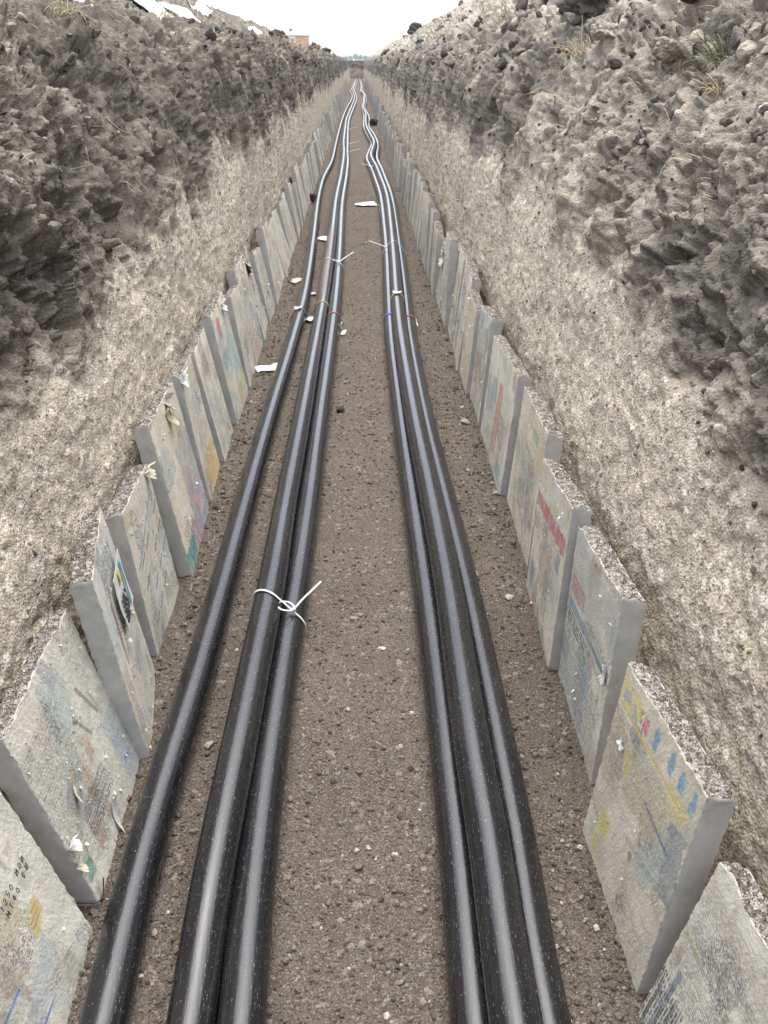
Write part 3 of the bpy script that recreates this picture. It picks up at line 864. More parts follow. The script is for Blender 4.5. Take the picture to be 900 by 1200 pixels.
def design(u, v, seed, warm, ops):
    c = ink_base(u, v, seed, warm)
    rg = np.random.default_rng(int(seed) * 7 + 1)
    tones = [(.58, .57, .53), (.56, .53, .44), (.33, .33, .32), (.42, .44, .43), (.36, .40, .42), (.46, .38, .30), (.50, .44, .30), (.60, .58, .52), (.30, .31, .31), (.40, .45, .40)]
    U, Vm = u.max(), v.max()
    for k in range(16):
        cx, cy, a = rg.uniform(0, U), rg.uniform(0, Vm), rg.uniform(-.5, .5) + (math.pi / 2 if rg.random() < .4 else 0)
        w_, h_ = rg.uniform(.02, .10), rg.uniform(.01, .07)
        n1 = .010 * fbm(np.stack([u * 40, v * 40, np.full(u.shape, seed + k * 3.1)], 1), 3)
        s_ = (u - cx) * math.cos(a) + (v - cy) * math.sin(a) + n1; t_ = -(u - cx) * math.sin(a) + (v - cy) * math.cos(a) + n1
        m = sstep(w_, w_ - .006, np.abs(s_)) * sstep(h_, h_ - .006, np.abs(t_))
        al = rg.uniform(.4, .85)
        if rg.random() < .45:
            pitch = rg.choice([.0055, .0065, .009])
            row = np.floor(t_ / pitch); on = (t_ / pitch - row < .55) * (np.modf(np.abs(np.sin(row * 12.98 + np.floor(s_ / (pitch * .5)) * 78.2 + k) * 43758.5))[0] < .7)
            a_ = (m * on * al)[:, None]; c = c * (1 - a_) + np.array([.12, .12, .125]) * a_
        else:
            a_ = (m * al)[:, None]; c = c * (1 - a_) + np.array(tones[rg.integers(len(tones))]) * a_
    # scratches and fibres left when the paper tore
    scr = fbm(np.stack([(u + v * .6) * 140, (v - u * .6) * 18, np.full(u.shape, seed * 2.)], 1), 3, .6)
    c = c * (1 + .22 * scr[:, None])
    for k, op in enumerate(ops):
        kind, box = op[0], op[1]
        m = ink_mask(u, v, *box, seed + k)
        wear = np.clip(.88 + .9 * fbm(np.stack([u * 30, v * 30, np.full(u.shape, seed + k * 2.2)], 1), 4, .6), 0, 1)
        if kind == 'patch':                       # printed picture or colour area
            col, alpha = np.array(op[2]), op[3]
            a = (m * wear * alpha)[:, None]
            c = c * (1 - a) + col * a
        elif kind == 'text':                      # rows of small print
            ang, pitch, alpha = op[2], op[3], op[4]
            s = u * math.cos(ang) + v * math.sin(ang); t = -u * math.sin(ang) + v * math.cos(ang)
            row = np.floor(t / pitch); fr = t / pitch - row
            col_i = np.floor(s / (pitch * .45))
            h = np.modf(np.abs(np.sin(row * 12.9898 + col_i * 78.233 + seed) * 43758.5453))[0]
            on = (fr < .55) * (h < .72)
            a = (m * on * min(1, alpha * 1.7) * np.clip(wear + .2, 0, 1))[:, None]
            c = c * (1 - a) + np.array([.10, .10, .105]) * a
        elif kind == 'line':                      # a ruled line u0,v0 -> u1,v1
            (x0, y0, x1, y1), col, wd, alpha = op[1], np.array(op[2]), op[3], op[4]
            L = math.hypot(x1 - x0, y1 - y0); dx, dy = (x1 - x0) / L, (y1 - y0) / L
            s = (u - x0) * dx + (v - y0) * dy; t = -(u - x0) * dy + (v - y0) * dx
            mm = (s > 0) * (s < L) * sstep(wd * .5 + .001, wd * .5 - .001, np.abs(t))
            a = (mm * np.clip(wear + .25, 0, 1) * alpha)[:, None]
            c = c * (1 - a) + col * a
        elif kind == 'photo':                     # blotchy picture of several tones
            alpha = op[2]; Q = np.stack([u * 24, v * 24, np.full(u.shape, seed * 7. + k)], 1)
            r_, rv = worley(Q + .6 * np.stack([gnoise(Q), gnoise(Q + 9), Q[:, 2] * 0], 1))
            pal = np.array(op[3])
            col = pal[np.minimum((rv * len(pal)).astype(int), len(pal) - 1)]
            a = (m * wear * alpha)[:, None]
            c = c * (1 - a) + col * a
    fade = sstep(.25, .6, fbm(np.stack([u * 16, v * 16, np.full(u.shape, seed * .7 + 40)], 1), 5, .6))[:, None]
    c = c * (1 - .4 * fade) + np.array([.52, .51, .45]) * .4 * fade
    return c

def slab_mesh(name, NB, FB, NTp, FTp, side, thick, res, seed, warm, ops, edge_res=.012):
    """concrete slab from its four front corners (near/far, bottom/top); thickness goes away from the trench"""
    NB, FB, NTp, FTp = [np.array(p, float) for p in (NB, FB, NTp, FTp)]
    W = (np.linalg.norm(FB - NB) + np.linalg.norm(FTp - NTp)) / 2
    H = (np.linalg.norm(NTp - NB) + np.linalg.norm(FTp - FB)) / 2
    e = (FB - NB) / np.linalg.norm(FB - NB); h = (NTp + FTp - NB - FB); h /= np.linalg.norm(h)
    out = np.cross(e, h); out /= np.linalg.norm(out)
    if out[0] * side < 0: out = -out
    org = (NB + FB) / 2
    nu, nv, nt = max(4, int(W / res)), max(4, int(H / res)), max(3, int(thick / edge_res))
    nue, nve = max(4, int(W / edge_res)), max(4, int(H / edge_res))
    Vs, Fs, mi, inks = [], [], [], []
    nvt = 0
    def face(a, b, fn, m, flip):
        nonlocal nvt
        A, B = np.meshgrid(np.linspace(0, 1, a), np.linspace(0, 1, b), indexing='ij')
        P = fn(A.ravel(), B.ravel())
        f = grid_faces(a, b)
        if flip: f = f[:, ::-1]
        Vs.append(P); Fs.append(f + nvt); mi.append(np.full(len(f), m)); nvt += len(P)
    Z = lambda x: np.zeros_like(x)
    face(nu, nv, lambda a, b: np.stack([a, b, Z(a)], 1), 0, side < 0)
    face(nue, nve, lambda a, b: np.stack([a, b, Z(a) + 1], 1), 1, side > 0)
    face(nve, nt, lambda a, b: np.stack([Z(a), a, b], 1), 1, side < 0)
    face(nve, nt, lambda a, b: np.stack([Z(a) + 1, a, b], 1), 1, side > 0)
    face(nue * 2, nt * 2, lambda a, b: np.stack([a, Z(a) + 1, b], 1), 2, side > 0)
    face(nue, nt, lambda a, b: np.stack([a, Z(a), b], 1), 1, side < 0)
    T = np.concatenate(Vs); u, v, w = T.T
    lx = np.stack([(u - .5) * W, v * H, w * thick], 1)
    # rounded arrises
    rr = .004
    lo = np.array([-W / 2 + rr, rr, rr]); hi = np.array([W / 2 - rr, H - rr, thick - rr])
    q = np.clip(lx, lo, hi); dlt = lx - q; L = np.linalg.norm(dlt, axis=1, keepdims=True)
    lx2 = q + rr * dlt / np.maximum(L, 1e-9)
    # roughness: cast faces nearly true, top edge ragged
    S = lx2 + seed * 2.7
    nx = fbm(S * 40, 4, .6); nyv = fbm(S * 40 + 31, 4, .6); nz = fbm(S * 40 + 67, 4, .6)
    bgn = np.stack([gnoise(S * 5), gnoise(S * 5 + 20), gnoise(S * 5 + 40)], 1)
    edge = sstep(.975, 1.0, v)
    nearedge = np.maximum(sstep(.97, 1., np.abs(u - .5) * 2), edge)
    amp = .0006 + .0034 * nearedge
    endf = ((u < .001) | (u > .999)) & (w > .06) & (w < .94) & (v < .97)
    amp = np.where(endf, .0007 + .0012 * sstep(.5, 1., np.abs(w - .5) * 2), amp)
    lx2 = lx2 + np.stack([nx, nyv, nz], 1) * amp[:, None] + bgn * .0010
    lx2[:, 1] += edge * (.014 * fbm(S * np.array([14, 18, 24]) + 5, 5, .6) - .004)
    lx2[:, 1] -= sstep(.95, 1, v) * sstep(.4, 1., w) * .010
    # non-rectangular correction: corners as given
    uu = lx2[:, 0] / W + .5; vv = lx2[:, 1] / H
    P = (NB * ((1 - uu) * (1 - vv))[:, None] + FB * (uu * (1 - vv))[:, None] + NTp * ((1 - uu) * vv)[:, None] + FTp * (uu * vv)[:, None]) + out * lx2[:, 2:3]
    nf = nu * nv
    ink = np.full((len(P), 3), .40)
    ink[:nf] = design(u[:nf] * W, v[:nf] * H, seed, warm, ops)
    o = mesh_np(name, P - org, Fs, [M['print'], M['cement'], M['broken']], midx=np.concatenate(mi), attrs={'ink': ('FLOAT_COLOR', ink)})
    o.location = org
    fr = dict(o=org, e=e, h=h, out=out, W=W, H=H, NB=NB, FB=FB, NT=NTp, FT=FTp)
    return o, fr

def on_slab(fr, u, v, off=.001):
    """point on the front face, local to the slab's origin; u from near to far, v up, both 0..1"""
    P = fr['NB'] * (1 - u) * (1 - v) + fr['FB'] * u * (1 - v) + fr['NT'] * (1 - u) * v + fr['FT'] * u * v
    return P - fr['out'] * off - fr['o']

def scrap(slab, fr, u, v, w, h, mat, rot=0, curl=.01, name='paper_scrap', label=None, seed=1, off=.004, crumple=.004):
    du = fr['e'] * math.cos(rot) + fr['h'] * math.sin(rot); dv = -fr['e'] * math.sin(rot) + fr['h'] * math.cos(rot)
    if np.cross(du, dv) @ fr['out'] > 0: du = -du
    o = paper_patch(name, on_slab(fr, u, v, off), du, dv, w, h, mat, parent=slab, curl=curl, crumple=crumple, seed=seed)
    if label: o['label'] = label
    return o

def flakes(slab, fr, n, seed, smax=.012, mat='paper'):
    rg = np.random.default_rng(seed)
    Vs, Fs, k = [], [], 0
    for _ in range(n):
        p = on_slab(fr, rg.uniform(.03, .97), rg.uniform(.05, .97), .0015)
        a = rg.uniform(0, 6.3); s = rg.uniform(.3, 1) * smax
        du = fr['e'] * math.cos(a) + fr['h'] * math.sin(a); dv = -fr['e'] * math.sin(a) + fr['h'] * math.cos(a)
        tip = -fr['out'] * s * rg.uniform(.2, .9)
        a0, a1, a2, a3 = p, p + du * s, p + du * s * .8 + dv * s * .5 + tip, p + dv * s * .5 + tip * .5
        th = fr['out'] * .0006
        Vs += [a0, a1, a2, a3, a0 + th, a1 + th, a2 + th, a3 + th]
        Fs += [(k, k + 1, k + 2, k + 3), (k + 7, k + 6, k + 5, k + 4), (k, k + 4, k + 5, k + 1), (k + 1, k + 5, k + 6, k + 2), (k + 2, k + 6, k + 7, k + 3), (k + 3, k + 7, k + 4, k)]
        k += 8
    o = mesh_np('paper_flakes', np.array(Vs), np.array(Fs), M[mat], slab, smooth=False)
    o['kind'] = 'stuff'
    return o

BLUE, LBLUE, TEAL, RED, PINK, YEL, ORG, GRN, PUR, GRY, DK = (.10, .19, .38), (.23, .36, .44), (.10, .27, .27), (.45, .12, .11), (.50, .24, .22), (.60, .50, .12), (.56, .32, .10), (.24, .42, .12), (.32, .19, .30), (.26, .26, .25), (.11, .11, .11)
PIC = [(.18, .18, .18), (.42, .40, .36), (.30, .30, .29), (.47, .44, .38), (.36, .30, .24)]
PICC = [TEAL, (.45, .42, .34), PINK, GRY, LBLUE, (.50, .45, .30)]
TX = 'text'
G_L, G_R = 'concrete slabs lining the left trench wall', 'concrete slabs lining the right trench wall'

def make_slab(label, group, side, nb, fb, nt, ft, thick, res, seed, warm, ops):
    NB = (nb[0], nb[1], -.04); FB = (fb[0], fb[1], -.04)
    o, fr = slab_mesh('concrete_slab', NB, FB, nt, ft, side, thick, res, seed, warm, ops, .006 if res < .0035 else .014)
    tag(o, label, 'slab', group, 'thing')
    return o, fr

# --- right row, nearest first
R1, fR1 = make_slab('pale bluish concrete slab with rows of small print, nearest on the right', G_R, 1,
    (.488, .575), (.503, .978), (.602, .575, .455), (.592, .976, .425), .055, .0021, 1, .12,
    [(TX, (.02, .20, .05, .44), 0, .006, .26), (TX, (.22, .39, .20, .44), 0, .0065, .3), ('line', (.33, .03, .33, .20), DK, .006, .7), ('line', (.36, .02, .355, .24), (.16, .19, .24), .016, .75), ('line', (.385, .02, .385, .17), DK, .008, .7), (TX, (.30, .40, .02, .2), 1.57, .008, .6), ('patch', (.0, .4, .40, .45), (.46, .40, .30), .4)])
R2, fR2 = make_slab('yellowish concrete slab with blue dashes along its top edge, second nearest on the right', G_R, 1,
    (.516, 1.015), (.503, 1.416), (.568, 1.017, .525), (.552, 1.418, .492), .055, .0021, 2, .72,
    [('line', (.40, .455, .02, .455), (.58, .44, .12), .008, .8), ('line', (.40, .41, .25, .415), (.55, .42, .14), .006, .7), ('photo', (.29, .40, .46, .52), .7, [(.40, .42, .40), YEL, PINK, (.3, .3, .3), (.50, .42, .2)]), ('patch', (.245, .275, .47, .51), (.45, .10, .16), .75), ('patch', (.195, .218, .475, .52), (.14, .29, .42), .85), ('patch', (.125, .148, .475, .52), (.14, .29, .42), .85), ('patch', (.07, .092, .475, .52), (.14, .29, .42), .85), ('patch', (.025, .04, .475, .52), (.15, .29, .42), .8),
     ('line', (.18, .36, .055, .35), (.13, .17, .33), .007, .8), ('patch', (.285, .335, .13, .19), (.56, .50, .10), .8), ('patch', (.30, .335, .06, .10), (.56, .50, .12), .7), ('patch', (.27, .30, .33, .39), (.58, .50, .12), .6), ('patch', (.32, .35, .27, .31), GRY, .6), ('patch', (.15, .165, .24, .30), (.24, .17, .11), .7), ('patch', (.165, .18, .20, .225), (.20, .15, .10), .7), (TX, (.05, .38, .30, .44), 0, .006, .22), ('patch', (.12, .25, .38, .45), (.50, .47, .36), .5), ('patch', (.04, .12, .42, .47), (.58, .50, .20), .5)])
R3, fR3 = make_slab('grey concrete slab with red lettering over a blue stripe, third on the right', G_R, 1,
    (.557, 1.545), (.566, 1.982), (.568, 1.548, .565), (.575, 1.982, .515), .055, .0025, 3, .28,
    [('patch', (.02, .42, .44, .54), (.44, .43, .40), .7), ('patch', (.20, .42, .40, .445), (.48, .46, .43), .8), (TX, (.27, .42, .37, .44), 1.57, .012, .0), ('line', (.42, .345, .02, .345), (.22, .33, .42), .016, .9), ('line', (.42, .33, .18, .333), (.12, .12, .13), .005, .8), ('line', (.16, .345, .0, .34), (.10, .28, .24), .007, .7),
     ] + [('line', (.415 - .014 * i, .37, .41 - .014 * i, .43), (.40, .07, .09), .006, .85) for i in range(10)] + [(TX, (.20, .42, .27, .32), 0, .012, .6), (TX, (.02, .2, .30, .40), 0, .007, .4), (TX, (.05, .42, .02, .26), 0, .006, .35), ('photo', (.13, .20, .18, .33), .6, [LBLUE, PUR, (.30, .2, .18)]), ('patch', (.22, .40, .08, .22), (.38, .43, .44), .5), ('patch', (.0, .05, .40, .5), (.4, .4, .4), .7)])
R4, fR4 = make_slab('concrete slab with a broad red band just below its top, grey oval picture under it', G_R, 1,
    (.541, 1.998), (.553, 2.448), (.560, 2.0, .555), (.572, 2.448, .495), .055, .0028, 4, .55,
    [('patch', (.02, .45, .40, .452), (.44, .15, .16), .9), ('photo', (.10, .24, .20, .30), .6, PIC), ('patch', (.26, .31, .22, .33), (.30, .32, .33), .55), ('patch', (.05, .10, .33, .385), BLUE, .5), ('patch', (.30, .345, .06, .11), (.50, .20, .20), .7), ('patch', (.18, .26, .04, .085), (.52, .20, .20), .7), ('patch', (.36, .42, .10, .18), (.17, .24, .36), .6), (TX, (.05, .4, .3, .39), 0, .008, .25), (TX, (.1, .44, .02, .2), .0, .007, .25)])
R5, fR5 = make_slab('tan concrete slab with a teal and orange strip at its upper corner', G_R, 1,
    (.575, 2.56), (.586, 3.106), (.606, 2.56, .535), (.628, 3.106, .505), .055, .0032, 5, .85,
    [('patch', (.03, .28, .46, .52), (.52, .44, .28), .7), ('patch', (.13, .24, .455, .50), TEAL, .5), ('patch', (.02, .1, .40, .48), (.56, .38, .14), .55), ('line', (.54, .44, .1, .36), (.25, .24, .22), .006, .6), ('patch', (.25, .36, .15, .26), (.28, .28, .27), .6), ('line', (.42, .38, .32, .29), GRY, .014, .6), ('line', (.23, .16, .14, .08), (.16, .24, .32), .01, .6), (TX, (.05, .5, .02, .4), .5, .009, .2)])
R6, fR6 = make_slab('wide concrete slab with an upright faded red streak, right row', G_R, 1,
    (.566, 3.155), (.574, 3.85), (.613, 3.153, .525), (.618, 3.85, .490), .055, .004, 6, .38,
    [('patch', (.27, .38, .10, .42), (.50, .24, .20), .75), ('patch', (.14, .19, .10, .35), (.52, .36, .26), .5), ('patch', (.05, .18, .30, .42), (.40, .46, .33), .5), ('patch', (.08, .20, .06, .13), LBLUE, .7), ('patch', (.62, .70, .0, .06), LBLUE, .7), ('line', (.46, .45, .40, .30), (.28, .26, .30), .03, .6), ('patch', (.45, .55, .10, .17), GRY, .5), (TX, (.05, .65, .02, .3), .3, .010, .25)])
# --- left row, nearest first
L1, fL1 = make_slab('pale concrete slab with pen writing and a small yellow picture, nearest on the left', G_L, -1,
    (-.545, .70), (-.557, 1.183), (-.665, .70, .475), (-.685, 1.176, .44), .055, .0021, 21, .18,
    [('patch', (.339, .395, .226, .280), (.50, .41, .17), .95), ('line', (.345, .242, .385, .242), (.26, .19, .09), .003, .8), ('line', (.345, .255, .385, .255), (.24, .17, .08), .003, .8), ('line', (.36, .268, .39, .268), (.30, .2, .1), .003, .8), ('line', (.241, .226, .165, .232), (.08, .20, .42), .006, .9), ('line', (.302, .117, .22, .121), (.08, .20, .42), .006, .9), ('patch', (.27, .45, .0, .12), (.44, .45, .41), .5), ('patch', (.39, .425, .38, .405), (.34, .22, .15), .5), (TX, (.02, .25, .05, .40), 0, .006, .2)])
L2, fL2 = make_slab('grey concrete slab covered in curled paper flakes, bent wire at its edge', G_L, -1,
    (-.560, 1.235), (-.568, 1.663), (-.682, 1.235, .482), (-.688, 1.661, .488), .055, .0022, 22, .22,
    [(TX, (.0, .2, .10, .46), 0, .005, .35), ('patch', (.08, .13, .23, .29), (.20, .20, .19), .6), ('photo', (.07, .16, .20, .31), .7, [(.2, .2, .2), (.45, .44, .4), (.32, .31, .29), (.40, .28, .14)]), ('line', (.30, .40, .345, .29), DK, .012, .6), ('line', (.24, .36, .28, .28), DK, .010, .6), ('line', (.345, .34, .36, .27), GRY, .016, .5), ('patch', (.015, .05, .10, .155), (.10, .28, .22), .8), ('patch', (.02, .045, .18, .215), (.50, .26, .06), .8), ('patch', (.16, .20, .18, .27), (.36, .22, .14), .6), ('patch', (.22, .26, .25, .31), (.36, .22, .13), .6), ('patch', (.10, .15, .10, .17), (.35, .23, .15), .6), ('patch', (.20, .23, .07, .13), (.40, .27, .17), .7), (TX, (.10, .26, .14, .22), 0, .006, .5)])
L3, fL3 = make_slab('concrete slab with a bright white scrap of newspaper stuck to its face', G_L, -1,
    (-.553, 1.665), (-.612, 2.03), (-.620, 1.668, .560), (-.690, 2.018, .560), .055, .0026, 23, .35,
    [('patch', (.0, .34, .40, .56), (.50, .51, .48), .7), ('patch', (.09, .12, .30, .46), (.34, .14, .14), .8), ('patch', (.05, .085, .32, .50), (.36, .45, .44), .6), ('line', (.13, .5, .10, .28), DK, .012, .6), (TX, (.1, .3, .4, .55), 0, .008, .45), ('patch', (.02, .07, .05, .30), (.38, .27, .18), .5), (TX, (.1, .34, .05, .3), 0, .007, .2)])
L4, fL4 = make_slab('concrete slab crossed by rows of short dark rules with a blue stripe near its top', G_L, -1,
    (-.622, 2.10), (-.633, 2.513), (-.667, 2.105, .500), (-.690, 2.511, .466), .055, .0028, 24, .42,
    [('line', (.03, .32, .35, .44), (.20, .33, .37), .012, .8), ('line', (.02, .25, .30, .40), (.30, .36, .38), .006, .7)] + [('line', (.06 + .09 * i, .10 + .07 * j + .02 * i, .13 + .09 * i, .125 + .07 * j + .02 * i), (.17, .16, .15), .011, .75) for i in range(4) for j in range(4) if (i * 3 + j * 5) % 4 != 1] + [('patch', (.08, .16, .02, .10), GRY, .4), (TX, (.02, .2, .02, .16), .3, .008, .3)])
L5, fL5 = make_slab('cream concrete slab with a teal foot and a purple panel crossed by yellow lines', G_L, -1,
    (-.592, 2.56), (-.608, 3.068), (-.682, 2.562, .575), (-.703, 3.066, .550), .055, .003, 25, .75,
    [('patch', (.24, .50, .14, .42), (.33, .35, .34), .75), ('patch', (.30, .50, .12, .24), (.40, .22, .36), .6), ('patch', (.18, .36, .0, .16), (.30, .21, .31), .8), ('patch', (.36, .5, .0, .13), (.31, .27, .33), .7), ('line', (.22, .155, .50, .25), (.52, .45, .20), .014, .8), ('line', (.34, .20, .42, .0), (.52, .45, .20), .014, .7), ('patch', (.0, .16, -.02, .13), (.06, .24, .23), .9), ('patch', (.30, .40, .45, .53), (.52, .38, .16), .5), ('photo', (.24, .5, .02, .30), .35, PICC)])
L6, fL6 = make_slab('plain cream concrete slab with an orange stain at its foot', G_L, -1,
    (-.604, 3.09), (-.620, 3.46), (-.680, 3.092, .560), (-.708, 3.458, .530), .055, .0034, 26, .62,
    [('patch', (.10, .36, .04, .22), (.56, .38, .12), .75), ('patch', (.1, .3, .2, .34), (.48, .36, .22), .4), (TX, (.02, .3, .1, .5), .4, .010, .2)])
L7, fL7 = make_slab('narrow cream concrete slab with a blue smear, just before the many coloured one', G_L, -1,
    (-.602, 3.50), (-.610, 3.86), (-.700, 3.502, .520), (-.715, 3.858, .535), .055, .004, 27, .6,
    [('patch', (.02, .10, .05, .35), (.28, .31, .42), .4), (TX, (.02, .34, .1, .5), .3, .012, .25), ('patch', (.15, .25, .25, .32), (.25, .4, .35), .4)])
L8, fL8 = make_slab('concrete slab with a mosaic of red, teal, orange and green print', G_L, -1,
    (-.595, 3.92), (-.606, 4.45), (-.690, 3.922, .565), (-.710, 4.448, .560), .055, .004, 28, .6,
    [('patch', (.10, .20, .46, .56), RED, .8), ('patch', (.05, .2, .32, .40), (.2, .34, .40), .7), ('patch', (.30, .46, .22, .42), (.20, .42, .44), .7), ('patch', (.22, .38, .06, .17), (.55, .33, .16), .7), ('patch', (.40, .52, .10, .18), (.32, .48, .16), .8), ('patch', (.08, .18, .0, .08), (.45, .2, .22), .7), ('patch', (.40, .53, .0, .08), (.25, .28, .36), .7), ('photo', (.0, .53, .0, .5), .35, PICC)])

# pieces stuck to the near slabs
flakes(L2, fL2, 80, 3, .011, 'cream_paper'); flakes(L3, fL3, 30, 4, .014); flakes(L4, fL4, 18, 5); flakes(R3, fR3, 16, 6); flakes(R4, fR4, 18, 7); flakes(R2, fR2, 22, 8, .008, 'cream_paper'); flakes(L1, fL1, 8, 9, .008); flakes(L5, fL5, 24, 10); flakes(L6, fL6, 18, 12)
def newspaper_scrap():
    o = scrap(L3, fL3, .64, .70, .15, .16, M['paper'], .06, .002, 'newspaper_scrap', 'bright white torn newspaper piece with a teal stripe', 3, .013, .001)
    c = on_slab(fL3, .64, .70, .0135)
    e, h, n = fL3['e'], fL3['h'], -fL3['out']
    def decal(name, u, v, w, hh, mat):
        p = c + e * u + h * v + n * (.004 * 4 * (v / .15) ** 2 * .5 + .006)
        q = paper_patch(name, p, -e, h, w, hh, mat, parent=o, curl=.001, n=5, crumple=0, seed=2, thick=.0006)
    decal('teal_stripe', .030, .0, .016, .125, plain('teal_print', (.05, .28, .32)))
    decal('yellow_block', -.012, .045, .026, .032, plain('yellow_print', (.62, .47, .10)))
    ink = plain('black_print', (.07, .07, .075))
    V, F, k = [], [], 0
    rg = np.random.default_rng(4)
    for rrow in range(6):
        for j in range(5):
            if rg.random() < .25: continue
            p = c + e * (-.058 + .011 * rrow) + h * (-.062 + .015 * j) + n * .0065
            a, b = e * .0024, h * rg.uniform(.003, .0065)
            V += [p - a - b, p + a - b, p + a + b, p - a + b, p - a - b - n * .004, p + a - b - n * .004, p + a + b - n * .004, p - a + b - n * .004]
            F += [(k, k + 1, k + 2, k + 3), (k, k + 4, k + 5, k + 1), (k + 1, k + 5, k + 6, k + 2), (k + 2, k + 6, k + 7, k + 3), (k + 3, k + 7, k + 4, k)]
            k += 8
    mesh_np('headline', np.array(V), np.array(F), ink, o, smooth=False)
newspaper_scrap()
scrap(L2, fL2, .47, .17, .018, .10, M['paper'], -.25, .012, label='long curled white paper strip', seed=4)
scrap(L2, fL2, .27, .50, .016, .05, M['cream_paper'], -.5, .008, label='orange and white paper strip', seed=5)
scrap(L2, fL2, .03, .42, .026, .03, M['paper'], .4, .015, seed=6)
scrap(L2, fL2, .0, .33, .018, .035, M['cream_paper'], .2, .012, seed=7)
scrap(L5, fL5, .55, .90, .05, .08, M['cream_paper'], .4, .02, label='crumpled cream paper peeling at the top', seed=8, crumple=.012)
scrap(L5, fL5, .62, .96, .06, .06, M['paper'], -.4, .02, seed=9, crumple=.012)
scrap(L4, fL4, .9, .97, .045, .035, M['cream_paper'], .3, .02, label='torn paper fringe at the top corner', seed=10, crumple=.014)
scrap(L6, fL6, .1, .97, .09, .04, M['paper'], .2, .014, seed=11, crumple=.01)
scrap(L8, fL8, .72, .93, .06, .05, M['paper'], .3, .02, seed=12, crumple=.014)
scrap(R2, fR2, .80, .70, .022, .016, M['paper'], .5, .006, label='small white paper curl', seed=13)
scrap(R3, fR3, .06, .62, .02, .05, M['paper'], .2, .008, seed=14)
# wire bent round the edge of the second left slab
w0 = on_slab(fL2, .0, .145, -.050)
tube('bent_wire', catmull([w0 - fL2['e'] * .005, on_slab(fL2, .0, .125, .004) - fL2['e'] * .004, on_slab(fL2, .05, .115, .006), on_slab(fL2, .085, .165, .014)], .004), .0016, M['wire'], L2, seg=8)

# handwriting on the first left slab: pen strokes lying on its face
GLY = {'2': [(0, .8), (.3, 1), (.6, .8), (.5, .5), (0, 0), (.65, 0)], '5': [(.6, 1), (.1, 1), (.05, .55), (.5, .6), (.55, .2), (.0, 0)], '3': [(0, 1), (.5, .95), (.2, .55), (.6, .3), (.0, 0)],
       '0': [(.3, 1), (0, .6), (.1, .1), (.4, 0), (.6, .5), (.3, 1)], '4': [(.4, 0), (.4, 1), (0, .35), (.65, .35)], 'N': [(0, 1), (0, 0), (.6, 1), (.6, 0)], 'T': [(0, 1), (.7, 1), (.35, 1), (.35, 0)],
       'M': [(0, 0), (.05, 1), (.35, .3), (.65, 1), (.7, 0)], 'W': [(0, 1), (.05, 0), (.35, .1), (.37, 1), (.37, .1), (.7, 0), (.75, 1)], 'B': [(0, 0), (0, 1), (.5, .8), (.05, .5), (.55, .25), (0, 0)], '1': [(.1, .7), (.35, 1), (.35, 0)], '.': [(.1, 0), (.2, .08)]}
def handwriting(slab, fr, rows):
    Vs, Fs, nv = [], [], 0
    for text, u0, v0, ang, size, gap in rows:
        x = 0
        for ch in text:
            if ch != ' ':
                j = random.uniform(-.05, .05)
                pts = []
                for gx, gy in GLY[ch]:
                    lx_, ly_ = (x + gx * size * .8), gy * size + j * size
                    pts.append(on_slab(fr, 0, 0, .0032) + fr['e'] * (u0 + lx_ * math.cos(ang) - ly_ * math.sin(ang)) + fr['h'] * (v0 + lx_ * math.sin(ang) + ly_ * math.cos(ang)))
                V, F, _ = tube_arrays(catmull(pts, .002), .0008, 5)
                Vs.append(V); Fs += [f + nv for f in F]; nv += len(V)
            x += gap
    mesh_np('handwriting', np.concatenate(Vs), Fs, M['ink'], slab)
handwriting(L1, fL1, [('1250 N0N.', .305, .343, .0, .013, .0152), ('MT40 BW', .310, .323, .0, .0125, .0165)])

# --- the rest of both rows, going away
def far_ops(rg):
    pal = [RED, LBLUE, TEAL, GRY, (.50, .40, .25), (.42, .44, .40), PINK, (.36, .40, .30), (.30, .30, .34), (.52, .46, .32)]
    ops = []
    for _ in range(rg.integers(2, 6)):
        u0, v0 = rg.uniform(0, .32), rg.uniform(0, .42)
        ops.append(('patch', (u0, u0 + rg.uniform(.04, .16), v0, v0 + rg.uniform(.04, .2)), pal[rg.integers(len(pal))], rg.uniform(.3, .7)))
    ops.append((TX, (.03, .4, .03, .48), rg.uniform(0, 1.5), .012, .25))
    if rg.random() < .5: ops.append(('photo', (0, .45, rg.uniform(0, .2), .5), .25, PICC))
    return ops

NEAR_LEFT = ['concrete slab with a pink smudge, first behind the most colourful slab on the left',
             'concrete slab leaning behind the pink smudged one, grey crusted face, tenth in the left row',
             'concrete slab with a folded cream paper hanging from its top, left row',
             'slender pale slab right behind the one with the hanging cream paper',
             'concrete slab with two red smudges one above the other, left row']
NEAR_RIGHT = ['pale grey slab whose square grey end shows above the wide red streaked slab, right row',
              'narrow tan slab between two grey ones, eighth in the right row',
              'grey slab with a dark upright end, ninth in the right row',
              'pale slab with a flat whitish face, tenth in the right row',
              'tan slab with a broad dark end, eleventh in the right row',
              'slab with a white torn paper near its top, right row']

